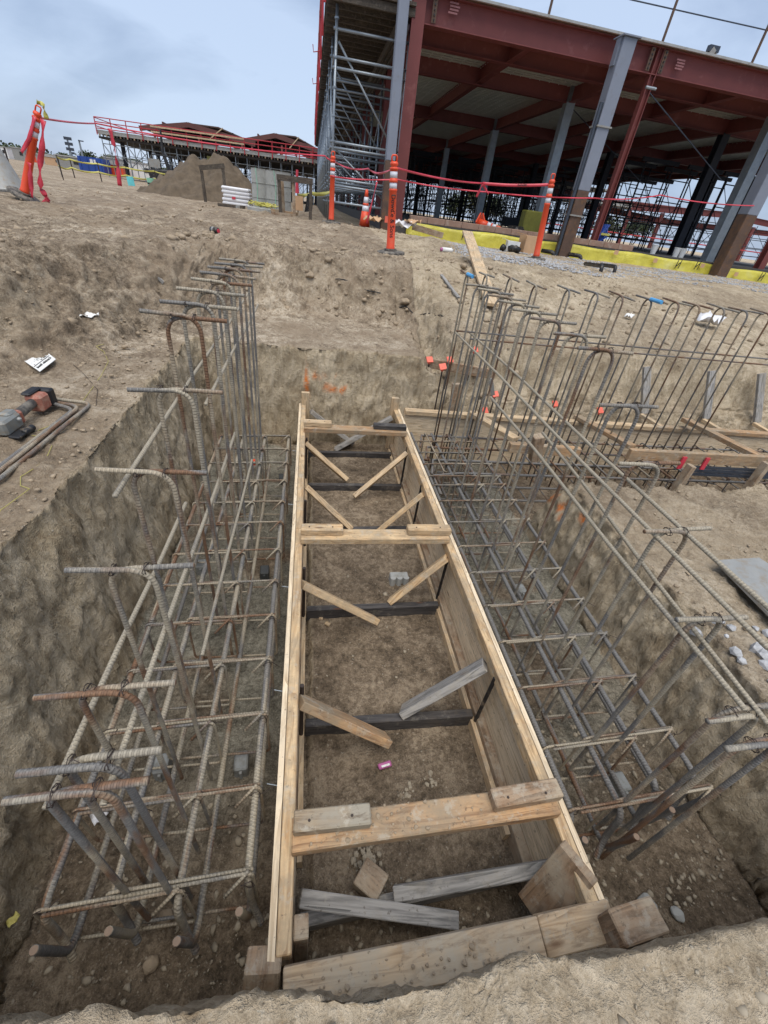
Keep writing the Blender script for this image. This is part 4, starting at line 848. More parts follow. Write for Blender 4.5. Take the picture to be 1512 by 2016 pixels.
tape('tape_tail','pink tape ribbon hanging from the long red tape before the far building',[PY(216,253,13),PY(225,290,13),PY(232,330,13),PY(236,366,13)],.09,M_TAPE,n=6,twist=.6)
def cone(label,base,h,axis=Vector((0,0,1)),s=1):
    t=thing('traffic_cone',label,'cone',base);k=axis.normalized();e1=k.orthogonal().normalized();e2=k.cross(e1);r0=.13*s
    m=MB();V=[base+k*hh+e1*a*.19*s+e2*b*.19*s for hh in(0,.03) for a,b in((-1,-1),(1,-1),(1,1),(-1,1))];m.add(V,[(3,2,1,0),(4,5,6,7),(0,1,5,4),(1,2,6,5),(2,3,7,6),(3,0,4,7)]);m.build('base',M_BLACKPL if axis.z>.5 else M_ORANGE,t)
    rr=lambda u:r0*(1-u)+.03*u
    for nm,a,b,mt in(('lower_cone',.0,.42,M_ORANGE),('reflective_band',.42,.57,M_WHITEBAND),('middle_cone',.57,.64,M_ORANGE),('reflective_band',.64,.80,M_WHITEBAND),('tip',.80,1.0,M_ORANGE)):
        MB().tube([base+k*(.03+a*h),base+k*(.03+b*h)],[rr(a)*1.001,rr(b)],18).build(nm,mt,t,smooth=True)
p=PY(717,449,12.3);cone('upright dirty orange traffic cone with two white bands before the scaffold',Vector((p.x,p.y,p.z)),.72)
for k,(px,l) in enumerate((((948,442),'orange traffic cone lying on its side on the slab, the left one seen from below'),((958,443),'orange and white traffic cone lying on its side on the slab, the right one'))):
    p=PY(px[0]-8,px[1]-2,13.0);cone(l,Vector((p.x,p.y+k*.2,-.05)),.6,Vector((.9,.25 if k else -.6,-.05)),.9)
p=PY(2,338,9.6);t=thing('pale_cone_stand','pale grey conical stand at the left edge behind the leaning post','cone',(p.x,p.y,H(p.x,p.y)))
hb=H(p.x,p.y);MB().lathe((p.x-.06,p.y,hb),[(.36,0),(.36,.03),(.33,.06),(.12,.62),(.1,.64)],24).build('cone_shell',M_ALU,t,smooth=True);MB().lathe((p.x-.06,p.y,hb),[(.37,.03),(.372,.05),(.355,.06)],24).build('rim',M_CONC,t)
# ------------------------------------------------------------------ spoil pile, frames, stacked concrete rings and clutter (upper ground)
def heap(name,label,c,rx,ry,h,mat,peaks,cat='soil pile'):
    n=64;P=np.zeros((n,n,3))
    for i in range(n):
        for j in range(n):
            u,v=(i/(n-1)-.5)*2,(j/(n-1)-.5)*2;X=c[0]+u*rx;Y=c[1]+v*ry;hh=0
            for (a,b,r,k) in peaks: hh=max(hh,k*h*max(0,1-math.hypot((u-a),(v-b))/r))
            P[i,j]=(X,Y,c[2]-.15+hh)
    nn=fbm(P[...,0]*2.2,P[...,1]*2.2,P[...,2]*2.2,5,.6);P[...,2]+=.16*nn*np.clip((P[...,2]-c[2]+.15)*4,0,1)
    o=MB().grid(P).build(name,mat,smooth=True);return tag(o,label,cat)
heap('soil_pile','large brown pile of excavated soil in front of the far building',(-4.0,20.5,-.5),2.6,2.3,1.62,M_PILE,[(.33,0,.70,1.0),(.22,.05,.7,.93),(-.06,0,.8,.86),(.08,.1,.8,.85),(-.45,-.1,.55,.36)])
def stand(label,a,b,c,d,Y,legs=2,mat=W_STAND):
    A,B,C,D=[PY(*q,Y) for q in(a,b,c,d)];t=thing('timber_stand',label,'timber frame',((A.x+D.x)/2,Y,A.z))
    MB().beam(B+Vector((-.05,0,0)),C+Vector((.05,0,0)),.1,.11).build('top_beam',mat,t)
    for p,q in((A,B),(D,C)):
        MB().beam((p.x,Y,p.z-.12),(q.x,Y,q.z-.056),.075,.075,up=(0,1,0)).build('leg',mat,t)
    return t,(A,B,C,D)
stand('two legged dark timber stand in front of the soil pile',(404,388),(396,331),(438,326),(446,400),16.5)
t2,(A,B,C,D)=stand('dark timber stand with a foot board in front of the stacked concrete rings',(553,421),(549,349),(612,357),(611,427),12.6)
for dx,dy in((.06,.25),(.32,.02)): MB().beam((A.x+dx,12.6+dy,A.z-.1),(A.x+dx-.03,12.6+dy,B.z-.056),.07,.05,up=(0,1,0)).build('inner_leg',W_OLD,t2)
MB().beam((A.x-.2,12.45,H(A.x,12.45)+.05),(A.x+.35,12.4,H(A.x+.3,12.4)+.05),.12,.05).build('foot_board',W_OLD,t2)
# concrete ring stacks: half cylinders standing in two stacks
for k,(a,w,l) in enumerate(((497,.40,'stack of grey curved concrete sections strapped with green cord, the left one'),(524,.70,'taller stack of grey curved concrete sections, right of its twin'))):
    p=PY(a,395,15.5);t=thing('concrete_ring_stack',l,'concrete stack',(p.x,15.5,-.42));zb=-.5
    for j in range(3):
        n=14;m=MB();V=[]
        h0,h1=zb+.335*j,zb+.335*j+.332-(.0 if j<2 else .0)
        for hh in(h0,h1-.012,h1):
            for i in range(n): V.append((p.x+(i/(n-1))*w*1.0,15.5-.11*math.sin(math.pi*i/(n-1))-(.012 if hh==h1 else 0),hh))
            for i in range(n-1,-1,-1): V.append((p.x+(i/(n-1))*w*1.0,15.5+.2,hh))
        q=2*n;m.add(V,[tuple(range(q-1,-1,-1)),tuple(range(2*q,3*q))]+[(r*q+i,r*q+(i+1)%q,(r+1)*q+(i+1)%q,(r+1)*q+i) for r in(0,1) for i in range(q)]);m.build('ring_section',M_CONC,t)
    MB().tube([(p.x+w*.35,15.37,zb+1.0),(p.x+w*.42,15.37,zb+.6),(p.x+w*.37,15.37,zb+.1)],.008,5).build('green_cord',M_GREENP,t)
p=PY(510,403,15.0);o=MB().lathe((p.x+.1,15.0,-.55),[(.4,0),(.42,.02),(.42,.16),(.36,.17)],24).build('concrete_base_ring',M_CONC,smooth=False);tag(o,'low round concrete ring lying before the stacked sections','ring')
m=MB();R=random.Random(11)
for k in range(26):
    a=R.random()*6.3;r=R.uniform(.06,.2);cx,cy=p.x+.1+R.gauss(0,.12),14.95+R.gauss(0,.06);m.tube([(cx+r*math.cos(a+q),cy+r*.7*math.sin(a+q),-.35+R.uniform(0,.09)+.02*math.sin(q*3)) for q in np.linspace(0,R.uniform(3,6),10)],.011,5)
tag(m.build('yellow_rope_coil',M_YTAPE),'tangled coil of yellow rope on the low concrete ring','rope')
p=PY(470,392,16.2);t=thing('wrapped_pallet','pallet load of bags wrapped in white plastic before the soil pile','pallet',(p.x,16.2,-.45));R=random.Random(4)
for j in range(5):
    m=MB();m.beam((p.x-.42+R.uniform(-.02,.02),16.2,-.4+.09*j),(p.x+.36+R.uniform(-.02,.02),16.2,-.4+.09*j+R.uniform(-.01,.01)),.6,.088);m.build('bag_layer',M_FOIL,t,bevel=.03)
MB().box((p.x-.1,15.89,-.26),(.1,.004,.06)).build('red_mark',M_TAPE,t)
for k,(a,b,l,mt) in enumerate((((430,392),(480,398),'dark broken boards piled in front of the wrapped pallet',W_STAND),((445,402),(475,403),'pale short pipe end lying in front of the wrapped pallet',M_ALU),((535,412),(585,420),'reddish timber lying on the ground before the ring stacks',W_TIE))):
    A=PY(*a,14.5);B=PY(*b,14.3);plank('ground_timber',l,'timber',(A.x,A.y,H(A.x,A.y)+.07),(B.x,B.y,H(B.x,B.y)+.07),.16,.07,mt)
p=PY(587,400,13.4);t=thing('sign_board','square brown board on a stake with a red tape ribbon above','board',(p.x,13.4,-.5))
MB().box((p.x,13.4,p.z),(.24,.02,.3)).build('panel',M_CARD,t);MB().beam((p.x,13.43,-.6),(p.x-.02,13.43,p.z+.6),.03,.03,up=(0,1,0)).build('stake',W_OLD,t);MB().tube([(p.x-.02,13.41,p.z+.2),(p.x-.03,13.41,p.z+.42),(p.x-.02,13.41,p.z+.66)],[.05,.035,.03],8).build('ribbon',M_TAPE,t)
p=PY(607,400,13.6);tag(MB().poly([(p.x-.1,13.6,p.z-.2),(p.x+.1,13.6,p.z-.15),(p.x+.13,13.6,p.z+.15),(p.x-.02,13.6,p.z+.2)],.02,up=(0,1,0)).build('angular_sheet',M_BLACKPL),'dark angular panel leaning behind the dark timber stand','panel')
# litter by the yellow membrane
def box_open(label,c,sx,sy,sz,rz,mat,lid=True):
    t=thing('cardboard_box',label,'box',c);m=MB().box((c[0],c[1],c[2]+sz/2),(sx,sy,sz),rz);m.build('carton',mat,t)
    A=Vector((math.cos(rz),math.sin(rz),0));
    if lid: MB().beam(Vector((c[0],c[1],c[2]+sz+.01))-A*sx*.5+Vector((-.02,-sy*.4,0)),Vector((c[0],c[1],c[2]+sz+.05))-A*sx*1.0+Vector((0,-sy*.45,-.02)),.18,.006).build('flap',mat,t)
p=PY(1045,470,11.6);box_open('open brown cardboard box beside the right delineator post',(p.x,11.6,H(p.x,11.6)),.42,.34,.36,.1,M_CARD)
p=PY(1015,472,11.4);box_open('white torn carton heaped with black fittings left of the brown box',(p.x,11.5,H(p.x,11.5)),.3,.25,.22,-.2,M_PAPER)
R=random.Random(6)
for k in range(7):
    p=PY(985+R.uniform(-6,42),478+R.uniform(-3,3),11.15+R.uniform(-.1,.15));zz=H(p.x,p.y)+.06;a=R.random()*3
    d=Vector((math.cos(a),math.sin(a)*.4,R.uniform(-.1,.3)))*.11;tag(MB().tube([Vector((p.x,p.y,zz))-d,Vector((p.x,p.y,zz+.03)),Vector((p.x,p.y,zz))+d],.062,12).build('black_fitting',M_BLACKPL,smooth=True),'black plastic pipe fitting heaped before the cartons','fitting','black pipe fittings heaped before the cartons')
paper('white_sack','crumpled white sack lying against the left end of the yellow membrane',PY(800,450,11.5)+Vector((-.1,0,-.02)),.55,.4,.2,M_FOIL,.07,'sack')
paper('cardboard_sheet','folded cardboard sheet on top of the white sack',PY(812,442,11.45)+Vector((0,0,0)),.36,.3,-.3,M_CARD,.04,'cardboard')
A=PY(812,446,11.7);B=PY(872,464,11.6);plank('leaning_board','short grey brown board leaning at the left end of the membrane','board',A,B,.05,.12,W_OLD)
paper('cardboard_sheet','torn cardboard pieces beside the upright traffic cone',PY(735,440,12.0)+Vector((0,0,.02)),.4,.3,.5,M_CARD,.05,'cardboard')
p=PY(762,432,11.3);tag(MB().box((p.x,11.3,p.z),(.1,.01,.12),.2).build('pink_card',M_CAP),'small pink card at the foot of the corner column','card')
# ------------------------------------------------------------------ main steel building
YF=12.6;ZD=3.5;ZS=-.2
def yellow():
    t=NT('yellow_membrane');o=t.co('Object',(1,1,1));n=t.noise(o,1.5,4,.6);f=t.noise(t.co('Object',(3,3,1.2)),1.2,5,.6,1.2)
    col=t.ramp(n,[(.3,lin(168,158,52)),(.6,lin(202,192,74)),(.8,lin(200,194,122))]);return t.done(col,.4,0,t.bump(f,.9,.05))
M_YELMEM=yellow()
B_=thing('steel_building','large red steel framed building under construction with metal deck roof and interior columns','building',(10,YF,ZS))
# slab, membrane
m=MB();m.beam((2.1,36,ZS-.2),(19.8,36,ZS-.2),47.2,.4) if 0 else None
m.add([(1.9,YF-.25,ZS-.5),(27,YF-.25,ZS-.5),(27,64,ZS-.5),(1.9,64,ZS-.5),(1.9,YF-.25,ZS),(27,YF-.25,ZS),(27,64,ZS),(1.9,64,ZS)],[(3,2,1,0),(4,5,6,7),(0,1,5,4),(1,2,6,5),(2,3,7,6),(3,0,4,7)]);m.build('slab',plain('darkened_slab_concrete',lin(78,76,74),.9,0,.2,3,.1),B_)  # slab colour darkened to hold down bounced light under the deck
xsn=np.linspace(2.3,16,120);rows=[]
for k,zz in enumerate(np.linspace(ZS-.02,ZS-.42,7)):
    rows.append([(X,YF-.275-.02*abs(math.sin(X*2.3+k*.5))-.012*k+.012*math.sin(X*9+k*2),zz-.05*max(0,X-9)/4+.015*math.sin(X*3.1)) for X in xsn])
o=MB().grid(rows).build('yellow_membrane',M_YELMEM,B_,smooth=True);o.modifiers.new('thickness','SOLIDIFY').thickness=.004
for px,py in((1042,459+10),(1214,497),(1291,513),(1450,540),(1384,523)):
    p=PY(px,py,YF-.4);MB().box((p.x,YF-.39,p.z),(.12,.008,.1)).build('brown_patch',M_CARD,o)
for px,py in((915,462),(1336,520),(1374,522),(1500,545)):
    p=PY(px,py,YF-.4);m=MB()
    for dx in(-.05,.05): m.beam((p.x+dx,YF-.385,p.z-.11),(p.x+dx+.02,YF-.385,p.z+.11),.02,.006,up=(0,1,0))
    m.beam((p.x-.05,YF-.386,p.z-.07),(p.x+.06,YF-.386,p.z+.05),.02,.006,up=(0,1,0));m.build('printed_mark',M_BLACKINK,o)
W_BRICK=plain('brown_curb_block',lin(150,122,106),.9,0,.25,4,.2,.25,lin(160,150,140))
for k in range(14): MB().box((2.6+k*.44,YF-.16,ZS+.075),(.435,.18,.13)).build('curb_block',W_BRICK,B_,bevel=.008)
# deck: corrugated sheets between the beams
def deck(x0,x1,y0,y1,per):
    ys_=[];zs_=[];y=y0;k=0
    while y<y1-per*.5:
        for a,zz in((0,ZD-.075),(.70,ZD-.075),(.72,ZD),(.97,ZD)): ys_.append(y+a*per);zs_.append(zz)
        y+=per
    m=MB().grid([[(X,yy,zz) for yy,zz in zip(ys_,zs_)] for X in(x0,x1)]);return m
deck(2.1,19.7,YF+.12,30.2,.2).build('deck_sheet',M_DECK,B_)
m=MB();m.beam((2.0,28.5,ZD+.06),(19.75,28.5,ZD+.06),31.9,.10);m.beam((2.0,54.3,ZD+.06),(27,54.3,ZD+.06),19.5,.10);m.build('roof_slab',M_CONC,B_)
m=MB()
for j in range(54):
    for i in range(60):
        x_,y_=2.2+i*.295,YF+.16+j*.2
        if y_<22.5: m.add([(x_-.012,y_-.012,ZD-.078),(x_+.012,y_-.012,ZD-.078),(x_+.012,y_+.012,ZD-.078),(x_-.012,y_+.012,ZD-.078),(x_,y_,ZD-.1)],[(0,1,4),(1,2,4),(2,3,4),(3,0,4)])
tag(m.build('deck_light_dot',plain('light_dot_white',lin(235,235,235),.3,.1),B_),kind='stuff')  # pale dots standing in for daylight through the deck perforations
# beams
def ib(name,a,b,d=.42,bf=.2,mat=M_OXIDE,up=(0,0,1)): return MB().ibeam(a,b,d,bf,up=up).build(name,mat,B_)
zb=3.30
pb=ib('perimeter_beam',(2.1,YF,zb),(24,YF,zb),.43,.22)
MB().beam((2.0,YF-.05,ZD+.022),(24,YF-.05,ZD+.022),.3,.014).build('pour_stop',M_RUSTSTEEL,B_)
for Y in(14.0,16.2,22.5,30.2,37,44): ib('cross_beam',(2.1,Y,zb-.02),(19.7,Y,zb-.02),.42 if Y!=14 else .36)
for X in(4.6,7.4,10.1,12.8,15.5,18.2): ib('long_beam',(X,YF+.1,zb-.02),(X,44,zb-.02),.40 if X in(7.4,12.8,18.2) else .32,.16)
ib('edge_beam',(2.1,YF,zb),(2.1,44,zb),.43,.2);ib('edge_beam',(19.7,YF,zb),(19.7,44,zb),.43,.2)
for Y in(50,56,63): ib('cross_beam',(2.1,Y,zb-.02),(27,Y,zb-.02))
# bolted plates where the beams meet the front columns
for X in(2.38,7.30,7.62):
    p=MB().box((X,YF-.12,zb),(.09,.02,.36)).build('splice_plate',M_RUSTSTEEL,B_)
    for k in range(5): MB().tube([(X,YF-.125,zb-.14+.07*k),(X,YF-.15,zb-.14+.07*k)],.016,6).build('bolt',M_BLACKPL,p)
for X,zz in((2.78,zb+.08),(8.05,zb+.02)):
    m=MB();R=random.Random(int(X*9))
    for r in range(4): m.beam((X-.12+R.uniform(0,.03),YF-.112,zz+.07-.045*r),(X+.12-R.uniform(0,.05),YF-.112,zz+.07-.045*r),.025,.003,up=(0,1,0))
    m.build('chalk_mark',plain('chalk_mark_white',lin(150,104,104),.9),B_)
# columns
def hcol(X,Y,top,mat,s=.2,name='column'): return MB().ibeam((X,Y,ZS),(X,Y,top),s,s,up=(0,1,0)).build(name,mat,B_)
MB().ibeam((2.07,YF,ZS-.2),(2.07,YF,ZD+.35),.24,.26,up=(0,1,0)).build('column',M_OXIDE,B_)
MB().ibeam((7.45,YF-.04,ZS),(7.5,YF-.04,ZD+.02),.14,.15,up=(1,0,0)).build('column',M_OXIDE,B_)
for X in(12.9,18.2): hcol(X,YF,ZD,M_OXIDE)
for Y in(16.2,22.5,30.2): 
    MB().beam((7.4,Y,ZS),(7.4,Y,zb-.2),.26,.26,up=(0,1,0)).build('column',M_GALV,B_);MB().box((7.4,Y,zb),(.2,.2,.4)).build('column',M_GALV,B_)
MB().beam((11.98,13.6,ZS),(11.98,13.6,zb-.2),.26,.26,up=(0,1,0)).build('column',M_GALV,B_)
for X in(12.8,18.2):
    for Y in(16.2,22.5,30.2,37,44): hcol(X,Y,zb-.2,M_SHORE,.25)
for X in(2.1,):
    for Y in(16.2,22.5,30.2,37,44): hcol(X,Y,zb-.2,M_OXIDE,.24)
for X in(7.4,):
    for Y in(37,44): hcol(X,Y,zb-.2,M_SHORE,.25)
# guard posts and cable on the roof edge
for a,b in(((1088,-40),(1077,42)),((1345,-40),(1298,100)),((1528,20),(1473,140)),((872,-60),(866,0))):
    A=PY(*a,YF);Bq=PY(*b,YF);MB().tube([(Bq.x,YF,ZD+.02),(Bq.x+.03,YF,ZD+1.15)],.028,8).build('guard_post',M_RUSTSTEEL,B_)
MB().tube([PY(1180,-20,YF)+Vector((-3,0,0)),PY(1245,0,YF),PY(1512,60,YF),PY(1512,60,YF)+Vector((4,0,0))],.012,6).build('guard_cable',M_GALVD,B_)
for a,b,Ya,Yb in(((1275,178),(1420,355),YF,13.4),((1128,215),(1265,362),16.2,18)):
    MB().tube([PY(*a,Ya),PY(*b,Yb)],.014,6).build('brace_rod',M_GALVD,B_)
p=PY(1275,175,YF);MB().tube([(p.x-.12,YF-.1,p.z),(p.x+.14,YF-.1,p.z)],.03,8).build('rod_clamp',M_GALV,B_)
# freestanding grey columns in front of the frame
def greycol(label,X,Y,zt,zr,w,cap,dx=0,yl=False):
    zg=H(X,Y)-.1;t=thing('steel_column',label,'steel column',(X,Y,zg));e=lambda q:X+dx*(q-zg)
    MB().beam((e(zg),Y,zg),(e(zr),Y,zr),w*.995,w*.995,up=(0,1,0)).build('bare_base',M_RUSTSTEEL,t,bevel=.01)
    MB().beam((e(zr),Y,zr),(e(zt),Y,zt),w,w,up=(0,1,0)).build('painted_shaft',M_GREYPAINT,t,bevel=.012)
    if cap:
        MB().box((e(zt),Y,zt+.011),(w+.1,w+.1,.022)).build('cap_plate',M_GREYPAINT,t)
        for sx in(-1,1): MB().beam((e(zt)+sx*(w/2+.02),Y,zt-.42),(e(zt)+sx*(w/2+.02),Y,zt-.0),.035,w*.5,up=(0,1,0)).build('lug_plate',M_GREYPAINT,t)
    return t
greycol('grey corner steel column with a bare rusty base in front of the scaffold',1.735,12.1,4.4,.86,.205,False,-.012)
t=greycol('tall grey freestanding steel column with cap plate and rusty base beside the thin red column',6.42,12.1,3.40,.87,.30,True,.0)
for zz in(2.02,.38): MB().box((6.42,12.1,zz),(.36,.36,.03)).build('strap',M_ALU,t)
MB().tube([(6.22,12.0,-.5),(6.22,12.0,2.4)],.04,8).build('conduit',M_GALVD,t)
greycol('grey steel column with rusty base at the right edge of the picture',11.22,12.1,3.6,.92,.33,False,-.0)
for k,(X,Y) in enumerate(((6.02,11.75),(6.75,11.7))):
    tag(MB().tube(arcpath([(X-.25,Y+.2,-.42),(X,Y,-.42),(X+.03,Y-.04,-.75)],.08),.045,10).build('pipe_elbow',M_BLACKPL,smooth=True),'black pipe elbow at the foot of the tall grey column, %s side'%('left' if k==0 else 'right'),'pipe')
p=PY(1187,458,13.0);t=thing('hose_coil','bundle of blue hose and straps hanging beside the thin red column','hose',(p.x,13.0,ZS));R=random.Random(9);m=MB()
for k in range(16): m.tube([(p.x+R.uniform(-.13,.13),13.0+R.uniform(-.06,.06),ZS+.02),(p.x+R.uniform(-.12,.12),13.0+R.uniform(-.08,.05),ZS+.25),(p.x+.05+R.uniform(-.08,.08),13.0,ZS+.52)],.022,6)
tag(m.build('hose_loops',M_BLUEP,t),kind='stuff');MB().box((p.x+.04,12.93,ZS+.3),(.26,.03,.05)).build('strap',M_YTAPE,t)
for k,(q,l) in enumerate((((1288,490),'pale bucket on the slab, leftmost of three'),((1330,500),'pale bucket on the slab, middle of three'),((1341,503),'pale bucket on the slab, rightmost of three'))):
    p=PY(*q,13.3);tag(MB().lathe((p.x,13.3,ZS),[(.07,0),(.09,.22),(.095,.22),(.09,.235)],14).build('bucket',M_PAPER),l,'bucket')
tag(MB().beam((5.3,13.2,ZS),(5.7,13.4,ZS+.02),.5,.4).build('tarp_bundle',M_BLACKPL,bevel=.1),'dark covered bundle on the slab behind the brown box','bundle')
p=PY(1092,432,13.2);tag(MB().box((6.0,13.6,ZS+.3),(.5,.35,.6)).build('olive_crate',plain('olive_paint',lin(120,118,46),.6),bevel=.03),'olive green crate on the slab left of the tall grey column','crate')
for k,(q,w,h,l) in enumerate((((1065,425),.75,.55,'black board leaning far back under the deck between the columns'),((1010,438),.9,.35,'dark crate far back on the slab behind the lying cones'))):
    p=PY(*q,22);tag(MB().box((p.x,22,p.z),(w,.1 if k==0 else .5,h)).build('dark_board' if k==0 else 'dark_crate',M_SHORE),l,'board' if k==0 else 'crate')
# ------------------------------------------------------------------ scaffold along the left side
SC=thing('side_scaffold','galvanised tube scaffold carrying plank formwork along the left side of the red building','scaffold',(1.2,13,-.45))
ysc=[12.7+2.1*k for k in range(15)]
X0,X1=.47,1.98
zL=[2.9,2.44,2.30,1.08,1.0,.42,.16,-.2] ;zg=-.55
for k,Y in enumerate(ysc):
    for X in(X0,X1):
        MB().tube([(X,Y,zg),(X,Y,3.15 if X==X0 else 3.0)],.03,8).build('standard',M_GALV,SC,smooth=True)
    if k<12:
        for zz in((2.82,2.42,2.26,1.08,.98,.42,.3,-.02) if k<4 else (2.42,1.08,.42)): MB().tube([(X0-.06,Y,zz),(X1,Y,zz)],.027,7).build('ledger',M_GALV,SC,smooth=True)
        m=MB();m.tube([(X0+.05,Y+.05,2.66),(X1-.12,Y+.05,1.1)],.022,7);m.tube([(X0+.05,Y+.07,.98),(X1-.1,Y+.07,.05)],.02,6);m.tube([(X1-.0,Y,2.2),(X1-.0,Y+2.0,1.1)],.02,6);m.build('cross_brace',M_GALV,SC,smooth=True)
    m=MB()
    for zz in(2.6,1.1,.1): 
        if k<14: m.tube([(X0,Y,zz),(X0,Y+2.1,zz)],.024,6)
    if k<14:
        m.tube([(X0-.02,Y,1.15),(X0-.02,Y+2.1,2.55)],.02,6);m.build('long_ledger',M_GALV,SC,smooth=True)
        m=MB()
        for zz in(2.95,2.4,1.95,1.5,1.08,.6,.12): m.lathe((X0,Y,zz),[(.045,0),(.045,.03)],8)
        tag(m.build('rosette',M_GALV,SC),kind='stuff')
for k in range(75):
    Y=12.5+.4*k;MB().beam((.27,Y,3.2),(2.0,Y,3.2),.07,.12).build('joist',W_STAND,SC)
MB().beam((1.12,12.4,3.30),(1.12,43,3.30),1.75,.05).build('soffit_deck',W_STAND,SC)
m=MB();
for X in(1.72,1.80,1.88): m.beam((X,12.6,3.06-.03*(X-1.7)/.08),(X,43,3.06-.03*(X-1.7)/.08),.06,.16)
m.build('stringer',W_STAND,SC)
for k in range(36): MB().box((.285,12.5+.83*k,3.38),(.07,.3,.14)).build('edge_block',W_GREY,SC)
for k in range(14):
    Y=12.55+2.15*k;MB().beam((.22,Y,3.1),(.2,Y,4.5),.05,.05,up=(0,1,0)).build('guard_post',M_RED,SC)
for zz in(3.9,4.4): MB().tube([(.2,12.5,zz),(.2,43,zz)],.025,6).build('guard_rail',M_RED,SC)
for k in range(3): MB().tube([(.2,12.55+4*k,3.2),(.02,12.55+4*k,3.16),(.0,12.55+4*k,3.3)],.012,5).build('hook_bracket',M_RED,SC)
# ------------------------------------------------------------------ shoring towers under the deck
def tower_mesh():
    m=MB();w,dp,h=1.3,1.5,3.0
    for a,b in((0,0),(w,0),(w,dp),(0,dp)): m.tube([(a,b,0),(a,b,h)],.032,5,cap=False)
    for zz in(.35,1.1,1.9,2.7):
        m.tube([(0,0,zz),(w,0,zz)],.02,4,cap=False);m.tube([(0,dp,zz),(w,dp,zz)],.02,4,cap=False)
    for b in(0,dp): m.tube([(0,b,.35),(w,b,1.9)],.016,4,cap=False);m.tube([(w,b,1.1),(0,b,2.7)],.016,4,cap=False)
    m.tube([(0,0,.35),(0,dp,1.9)],.016,4,cap=False);m.tube([(w,0,.35),(w,dp,1.9)],.016,4,cap=False)
    m.beam((-.2,0,h+.05),(w+.2,0,h+.05),.1,.14);m.beam((-.2,dp,h+.05),(w+.2,dp,h+.05),.1,.14);return m
spots=[(3.2+2.75*i+(.4 if r%2 else 0),Y) for r,Y in enumerate((31.5,35,38.5,42,46,49,52,58.5)) for i in range(9)]
spots=[(x_,y_) for x_,y_ in spots if x_<(18.5 if y_<44 else 26)]+[(x_,y_) for y_ in(21,26.5) for x_ in(13.6,15.8,17.6)]
o=tower_mesh().build('shoring_tower',M_SHORE);tag(o,'black shoring tower standing under the metal deck of the red building','shoring tower','shoring towers under the deck');o.location=(spots[0][0],spots[0][1],ZS)
for x_,y_ in spots[1:]:
    c=o.copy();COL.objects.link(c);c.location=(x_,y_,ZS);c.rotation_euler=(0,0,random.uniform(-.06,.06))
# ------------------------------------------------------------------ far building with red guard rails (left) and red canopy (right)
M_OXD=plain('dark_oxide_primer',lin(96,58,52),.7,0,.15,2)
FBL=thing('canopy_building','long scaffolded building at left with red guard rails and low brown roofs','building',(-7,46,-.4))
x0,x1,y0,y1=-15.9,1.2,43.5,66
zd=lambda x_:2.2+.055*(x_+15.9)
def slabx(name,a,b,za,zb_,dy0,dy1,th,mat,par=FBL): 
    return MB().add([(a,dy0,za),(b,dy0,zb_),(b,dy1,zb_),(a,dy1,za),(a,dy0,za+th),(b,dy0,zb_+th),(b,dy1,zb_+th),(a,dy1,za+th)],[(3,2,1,0),(4,5,6,7),(0,1,5,4),(1,2,6,5),(2,3,7,6),(3,0,4,7)]).build(name,mat,par)
slabx('deck_form',-15.25,1.2,1.78,1.98,43.5,66,.12,W_DARK)
slabx('edge_slab',-15.2,1.2,2.02,2.24,43.3,66,.22,M_CONC)
for k in range(70):
    xx=-15.1+.232*k;MB().box((xx,43.35,1.96+.0125*(xx+15.2)),(.08,.1,.12)).build('joist_end',W_DARK if k%2 else W_OLD,FBL)
for k in range(17):
    xx=-15.2+k*1.02;MB().tube([(xx,43.2,1.95+.0134*(xx+15.2)),(xx,43.2,2.92+.0134*(xx+15.2))],.035,6).build('guard_post',M_RED,FBL)
for zz in(.28,.62,.88): MB().tube([(-15.2,43.2,2.03+zz),(1.2,43.2,2.25+zz)],.028,6).build('guard_rail',M_RED,FBL)
for zz in(.4,.85): MB().tube([(-15.2,43.2,2.03+zz),(-15.2,66,2.03+zz)],.028,6).build('guard_rail',M_RED,FBL)
for zz in(.5,.8): MB().beam((-11.5,43.12,2.08+zz),(-5,43.12,2.18+zz),.05,.09).build('timber_rail',W_FIR,FBL)
def roofp(a,b,ph,ridge):
    V=[(a,45.5,ph),(b,45.5,ph+.1),(b,62,ph+.1),(a,62,ph),(a+(b-a)*.42,45.5,ph+ridge),(a+(b-a)*.42,62,ph+ridge),(a+(b-a)*.68,45.5,ph+ridge+.05),(a+(b-a)*.68,62,ph+ridge+.05)]
    r=MB().add(V,[(0,4,5,3),(4,6,7,5),(6,1,2,7)]).build('roof',M_ROOF,FBL);r.modifiers.new('thickness','SOLIDIFY').thickness=.08
    for q in(.2,.35,.62,.8): MB().beam((a+(b-a)*q,45.5,ph+ridge*.55),(a+(b-a)*q,62,ph+ridge*.55),.1,.25).build('purlin_beam',M_OXD,r)
   
    MB().beam((a,45.4,ph-.12),(a+(b-a)*.42,45.4,ph+ridge-.12),.08,.3).build('fascia_beam',M_OXD,r);MB().beam((a+(b-a)*.42,45.38,ph+ridge-.12),(b,45.38,ph),.08,.3).build('fascia_beam',M_OXD,r)
    for q in(.12,.5,.88):
        xx=a+(b-a)*q;MB().beam((xx,45.45,2.1),(xx,45.45,ph),.14,.14,up=(0,1,0)).build('roof_post',M_OXIDE,r)
    MB().beam((a+(b-a)*.6,45.3,ph-.1),(a+(b-a)*.72,45.3,ph+ridge),.06,.12,up=(0,1,0)).build('raking_brace',W_FIR,r)
roofp(-12.9,-4.4,2.92,.66);roofp(-5.4,.7,3.12,.66)
for k in range(7):
    for r in range(3):
        xx=-14.2+k*2.45;yy_=45+r*7;MB().beam((xx,yy_,-.5),(xx,yy_,1.85),.24,.24,up=(0,1,0)).build('column',M_SHORE,FBL)
